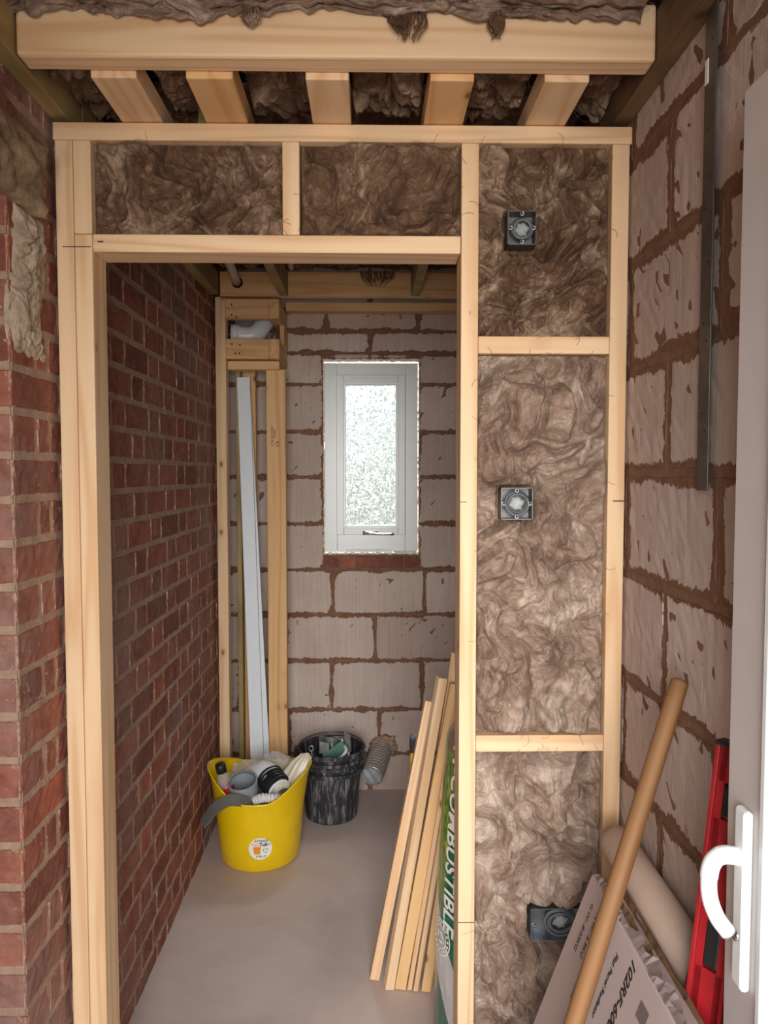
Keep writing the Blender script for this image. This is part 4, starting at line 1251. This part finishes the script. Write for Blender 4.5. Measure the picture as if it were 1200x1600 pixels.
# round recycling badge
bm = bmesh.new()
def ring_on(bm, r0, r1, s0, z0, a0=0, a1=2*math.pi, n_=36):
    A = []; B = []
    for k in range(n_+1):
        a = a0+(a1-a0)*k/n_
        A.append(bm.verts.new(on_roll(s0+r0*math.cos(a), z0+r0*math.sin(a), .004))); B.append(bm.verts.new(on_roll(s0+r1*math.cos(a), z0+r1*math.sin(a), .004)))
    for k in range(n_): bm.faces.new((A[k], A[k+1], B[k+1], B[k]))
BS, BZ = -.085, .345
ring_on(bm, .044, .048, BS, BZ); ring_on(bm, .028, .031, BS, BZ)
for k in range(18): ring_on(bm, .034, .041, BS, BZ, k*.349, k*.349+.18, 4)
for k in range(3): ring_on(bm, .009, .018, BS, BZ, k*2.094, k*2.094+1.45, 8)
from_bm('round_badge', bm, M['label'], roll)

# ------------------------------------------------------------------ timber offcuts leaning by the roll
def offcut(b, t, w_, t_, m, lb, up=(0, -1, 0), notch=None):
    o = timber('timber_offcut', b, t, w_, t_, M[m], up=up, notch=notch); tag(o, lb, 'timber offcut')
def notch_f(a0, a1, dep, side):
    def f(bm, ln):
        pass
    return f
offcut((.012, 2.315, .003), (.185, 2.36, .862), .030, .040, 'pine', 'pale pine batten, leftmost of the leaning bundle')
offcut((.055, 2.265, .003), (.218, 2.30, .950), .028, .030, 'pine', 'pale pine batten reaching highest, second from the left in the bundle', up=(.25, -1, 0))
offcut((.090, 2.262, .003), (.262, 2.32, .925), .034, .022, 'pine_orange', 'orange toned pine board with a nibbled foot, third in the leaning bundle')
offcut((.118, 2.258, .003), (.235, 2.285, .700), .014, .020, 'pine', 'thin pine lath, left of the two thin laths in the bundle')
offcut((.136, 2.252, .003), (.248, 2.262, .690), .014, .020, 'pine', 'thin pine lath, right of the two thin laths in the bundle', up=(.1, -1, 0))
offcut((.168, 2.250, .003), (.262, 2.255, .640), .030, .020, 'pine_orange', 'short pine board beside the thin laths in the bundle')
offcut((.205, 2.262, .003), (.285, 2.262, .600), .026, .018, 'pine_orange', 'short orange board nearest the printed roll')
offcut((.120, 2.325, .003), (.265, 2.365, 1.01), .024, .018, 'pine', 'tall thin pine lath at the back of the leaning bundle')
# notch blocks near the top of the bundle
lv = empty('small_level', (.131, 2.455, .0), (0, R(1), 0)); tag(lv, 'yellow and black tool end showing behind the leaning timber', 'tool')
bm = bmesh.new(); add_box(bm, -.012, .012, -.02, .02, 0, .665, .003); from_bm('yellow_body', bm, M['yellow'], lv)
bm = bmesh.new(); add_box(bm, -.014, .014, -.022, .022, .665, .715, .004); from_bm('black_end', bm, M['black'], lv)

# ------------------------------------------------------------------ radiator carton leaning on the right wall
th = R(20.5)
e_up = Vector((math.sin(th), 0, math.cos(th)))           # up the leaning face
e_y = Vector((0, 1, 0))
nrm = Vector((-math.cos(th), 0, math.sin(th)))           # face normal (towards the room)
A = Vector((.432, 1.452, .790))                          # far top corner of the face
Hh = .785/math.cos(th); Wd = .62; Tt = .058
ct = empty('radiator_carton', A - e_up*Hh); tag(ct, 'flat white cardboard radiator carton with black printing leaning by the right wall', 'cardboard box')
CM = Matrix((e_y*-1, e_up, nrm)).transposed().to_4x4()   # local x towards camera, y up the face, z out
ct.matrix_basis = Matrix.Translation(A-e_up*Hh) @ CM
bm = bmesh.new()
def cbox(bm, x0, x1, y0, y1, z0, z1, n1=10, n2=10):
    add_box(bm, x0, x1, y0, y1, z0, z1, .003)
cbox(bm, 0, Wd, 0, Hh, -Tt, 0)
from_bm('carton_body', bm, M['card'], ct)
# torn flaps at the top edge
def flap(pts_lo, hgt, seed, m='card', zoff=0, lean=0.0):
    rnd = random.Random(seed); bm = bmesh.new(); lo = []; hi = []
    n_ = 26
    for k in range(n_+1):
        x = pts_lo[0]+(pts_lo[1]-pts_lo[0])*k/n_
        hh = hgt*.7*(.8+.2*math.sin(k*.9+seed)+.12*rnd.random())*(1 if 1 < k < n_-1 else .5)
        lo.append(bm.verts.new((x, Hh-.004, zoff))); hi.append(bm.verts.new((x+rnd.uniform(-.003, .003), Hh+hh, zoff+lean*hh+rnd.uniform(-.003, .003))))
    for k in range(n_): bm.faces.new((lo[k], lo[k+1], hi[k+1], hi[k]))
    bmesh.ops.solidify(bm, geom=bm.faces[:], thickness=.003)
    o = from_bm('torn_flap', bm, M[m], ct); return o
flap((.004, .16), .016, 1, 'card', -.002, -.5); flap((.01, .30), .022, 2, 'card_brown', -.02, -.2); flap((.17, .42), .026, 3, 'card', -.003, -.7)
flap((.0, .5), .018, 4, 'card_brown', -.045, .2); flap((.30, .60), .020, 5, 'card', -.001, -.3)
def ctext(txt, size, x, y, **kw):
    # reads down the face, letter tops towards the camera (local +x)
    me = text_mesh(txt, size, ext=.0002, align='LEFT', **kw)
    o = link('printed_lettering', me, M['ink'], ct)
    o.matrix_basis = basis((0, -1, 0), (1, 0, 0), Vector((x, y, .0006)))
ctext('102RF-600x600', .0275, .256, Hh-.008, shear=.35, bold=.0006)
ctext('Flat Panel Radiator', .0155, .198, Hh-.036, shear=.2, bold=.0002)
ctext('C INSIDE: 1 x Radiator', .0165, .106, Hh-.035)
ctext('N.W.: 6.9KG', .0165, .082, Hh-.034, shear=.25)
ctext('G.W.: 8.03KG', .0165, .050, Hh-.033, shear=.25)
bm = bmesh.new()
bm.faces.new([bm.verts.new(p) for p in ((.312, Hh-.036, .0006), (.345, Hh-.036, .0006), (.345, Hh-.062, .0006), (.312, Hh-.062, .0006))])
from_bm('printed_patch', bm, plain('grey_print', srgb(120, 104, 104), .6), ct)
# cardboard tube
tu = empty('cardboard_tube', (.531, 1.62, .775)); tag(tu, 'long beige tube lying between the carton and the right block wall', 'tube')
bm = bmesh.new(); mx, ln = axis_mx((0, 0, 0), (.0, -.455, -.008))
lathe_bm(bm, [(.0005, .0), (.030, .001), (.0355, .006), (.0365, .03), (.0365, ln), (.032, ln), (.032, .02)], 36, mx)
from_bm('tube_body', bm, M['tube'], tu, smooth=True)

# ------------------------------------------------------------------ broom handle
p_t = Vector((.549, 1.332, 1.205)); p_m = Vector((.338, 1.22, .664))
d = (p_m-p_t).normalized(); p_b = p_t + d*(p_t.z-.003)/abs(d.z)
bh = empty('broom_handle', p_b); tag(bh, 'long worn wooden broom handle leaning against the right block wall', 'broom handle')
Ls = (p_t-p_b).length; q = (p_t-p_b).to_track_quat('X', 'Z').to_matrix().to_4x4()
bm = bmesh.new(); pr = []
tube_bm(bm, [(Ls*k/30, 0, 0) for k in range(30)]+[(Ls-.006, 0, 0), (Ls-.002, 0, 0), (Ls, 0, 0)], [.016]*30+[.0155, .013, .008], 24)
o = from_bm('shaft', bm, M['shaft'], bh, smooth=True); o.matrix_basis = q

# ------------------------------------------------------------------ spirit level
t0 = Vector((.546, 1.110, 1.162)); t1 = Vector((.500, 1.100, .755)); d = (t1-t0).normalized(); t2 = t0+d*(t0.z-.004)/abs(d.z)
sp = empty('spirit_level', t2); tag(sp, 'red spirit level leaning on the right wall behind the door handle', 'spirit level')
ax = (t0-t2).normalized(); LL = (t0-t2).length
sd = Vector((-.60, .80, 0)); sd = (sd-ax*sd.dot(ax)).normalized(); up2 = ax.cross(sd)
mm = Matrix((ax, sd, up2)).transposed().to_4x4()
bm = bmesh.new()
# I-section body with flanges and hand holes
def lev(x0, x1): add_box(bm, x0, x1, -.022, .022, -.006, .006, .001)
holes = [(LL-.75, LL-.55), (LL-.335, LL-.245), (LL-.11, LL-.055)]
x = 0
for a, b in holes+[(LL, LL)]:
    lev(x, a); x = b
add_box(bm, 0, LL, .011, .022, -.006, .006); add_box(bm, 0, LL, -.022, -.011, -.006, .006)
add_box(bm, 0, LL, .022, .029, -.011, .011, .0015); add_box(bm, 0, LL, -.029, -.022, -.011, .011, .0015)
o = from_bm('level_body', bm, M['red'], sp); o.matrix_basis = mm
for a, b in holes:
    bm = bmesh.new(); add_box(bm, a+.004, b-.004, -.0115, .0115, -.005, .0068, .003); o = from_bm('hand_hole', bm, M['black'], sp); o.matrix_basis = mm
bm = bmesh.new(); add_box(bm, LL-.002, LL+.006, -.030, .030, -.012, .012, .002); o = from_bm('end_cap', bm, M['black'], sp); o.matrix_basis = mm
bm = bmesh.new(); tube_bm(bm, [(LL-.083, -.013, -.006), (LL-.083, .013, -.006)], .007, 12); o = from_bm('bubble_vial', bm, M['label'], sp, True); o.matrix_basis = mm

# ------------------------------------------------------------------ open uPVC door
dr = empty('door_1', (.525, .16, 0)); dr['kind'] = 'structure'
def dpart(name, bm, m, smooth=False):
    o = from_bm(name, bm, m, dr, smooth); o.location = -dr.location; return o
DX0, DX1, DY0, DY1 = .500, .552, .17, 1.045
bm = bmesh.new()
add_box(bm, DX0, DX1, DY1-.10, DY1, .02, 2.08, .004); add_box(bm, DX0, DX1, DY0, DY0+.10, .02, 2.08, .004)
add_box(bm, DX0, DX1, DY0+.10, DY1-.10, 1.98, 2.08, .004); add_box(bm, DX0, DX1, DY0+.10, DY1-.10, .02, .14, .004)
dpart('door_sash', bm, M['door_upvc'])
bm = bmesh.new(); add_box(bm, DX0-.006, DX1, DY1-.112, DY1-.098, .13, 1.99, .003); add_box(bm, DX0-.004, DX1, DY0+.098, DY0+.112, .13, 1.99, .003)
dpart('glazing_bead', bm, M['white_upvc'])
bm = bmesh.new(); add_box(bm, DX0+.014, DX1-.014, DY0+.1, DY1-.1, .14, 1.98); dpart('door_panel', bm, M['white_upvc'])
bm = bmesh.new(); add_box(bm, DX0-.013, DX0, .968, .998, .885, 1.128, .005); dpart('handle_plate', bm, M['white_upvc'])
bm = bmesh.new()
cp = curve_pts([(DX0-.008, .985, 1.062), (DX0-.035, .985, 1.064), (DX0-.052, .978, 1.052), (DX0-.056, .972, 1.02), (DX0-.048, .967, .992), (DX0-.034, .963, .972)], 8)
tube_bm(bm, cp, [.012]*10+[.0115]*10+[.0105]*(len(cp)-20), 18); dpart('door_handle', bm, M['white_upvc'], True)
bm = bmesh.new(); tube_bm(bm, [cp[-1]+(cp[-2]-cp[-1])*.2, cp[-1]+(cp[-1]-cp[-2])*.3], .0108, 16)
dpart('worn_handle_tip', bm, M['grey_pipe'], True)
bm = bmesh.new(); tube_bm(bm, [(DX0-.016, .984, .955), (DX0-.010, .984, .955)], .007, 14); dpart('lock_cylinder', bm, M['chrome'], True)
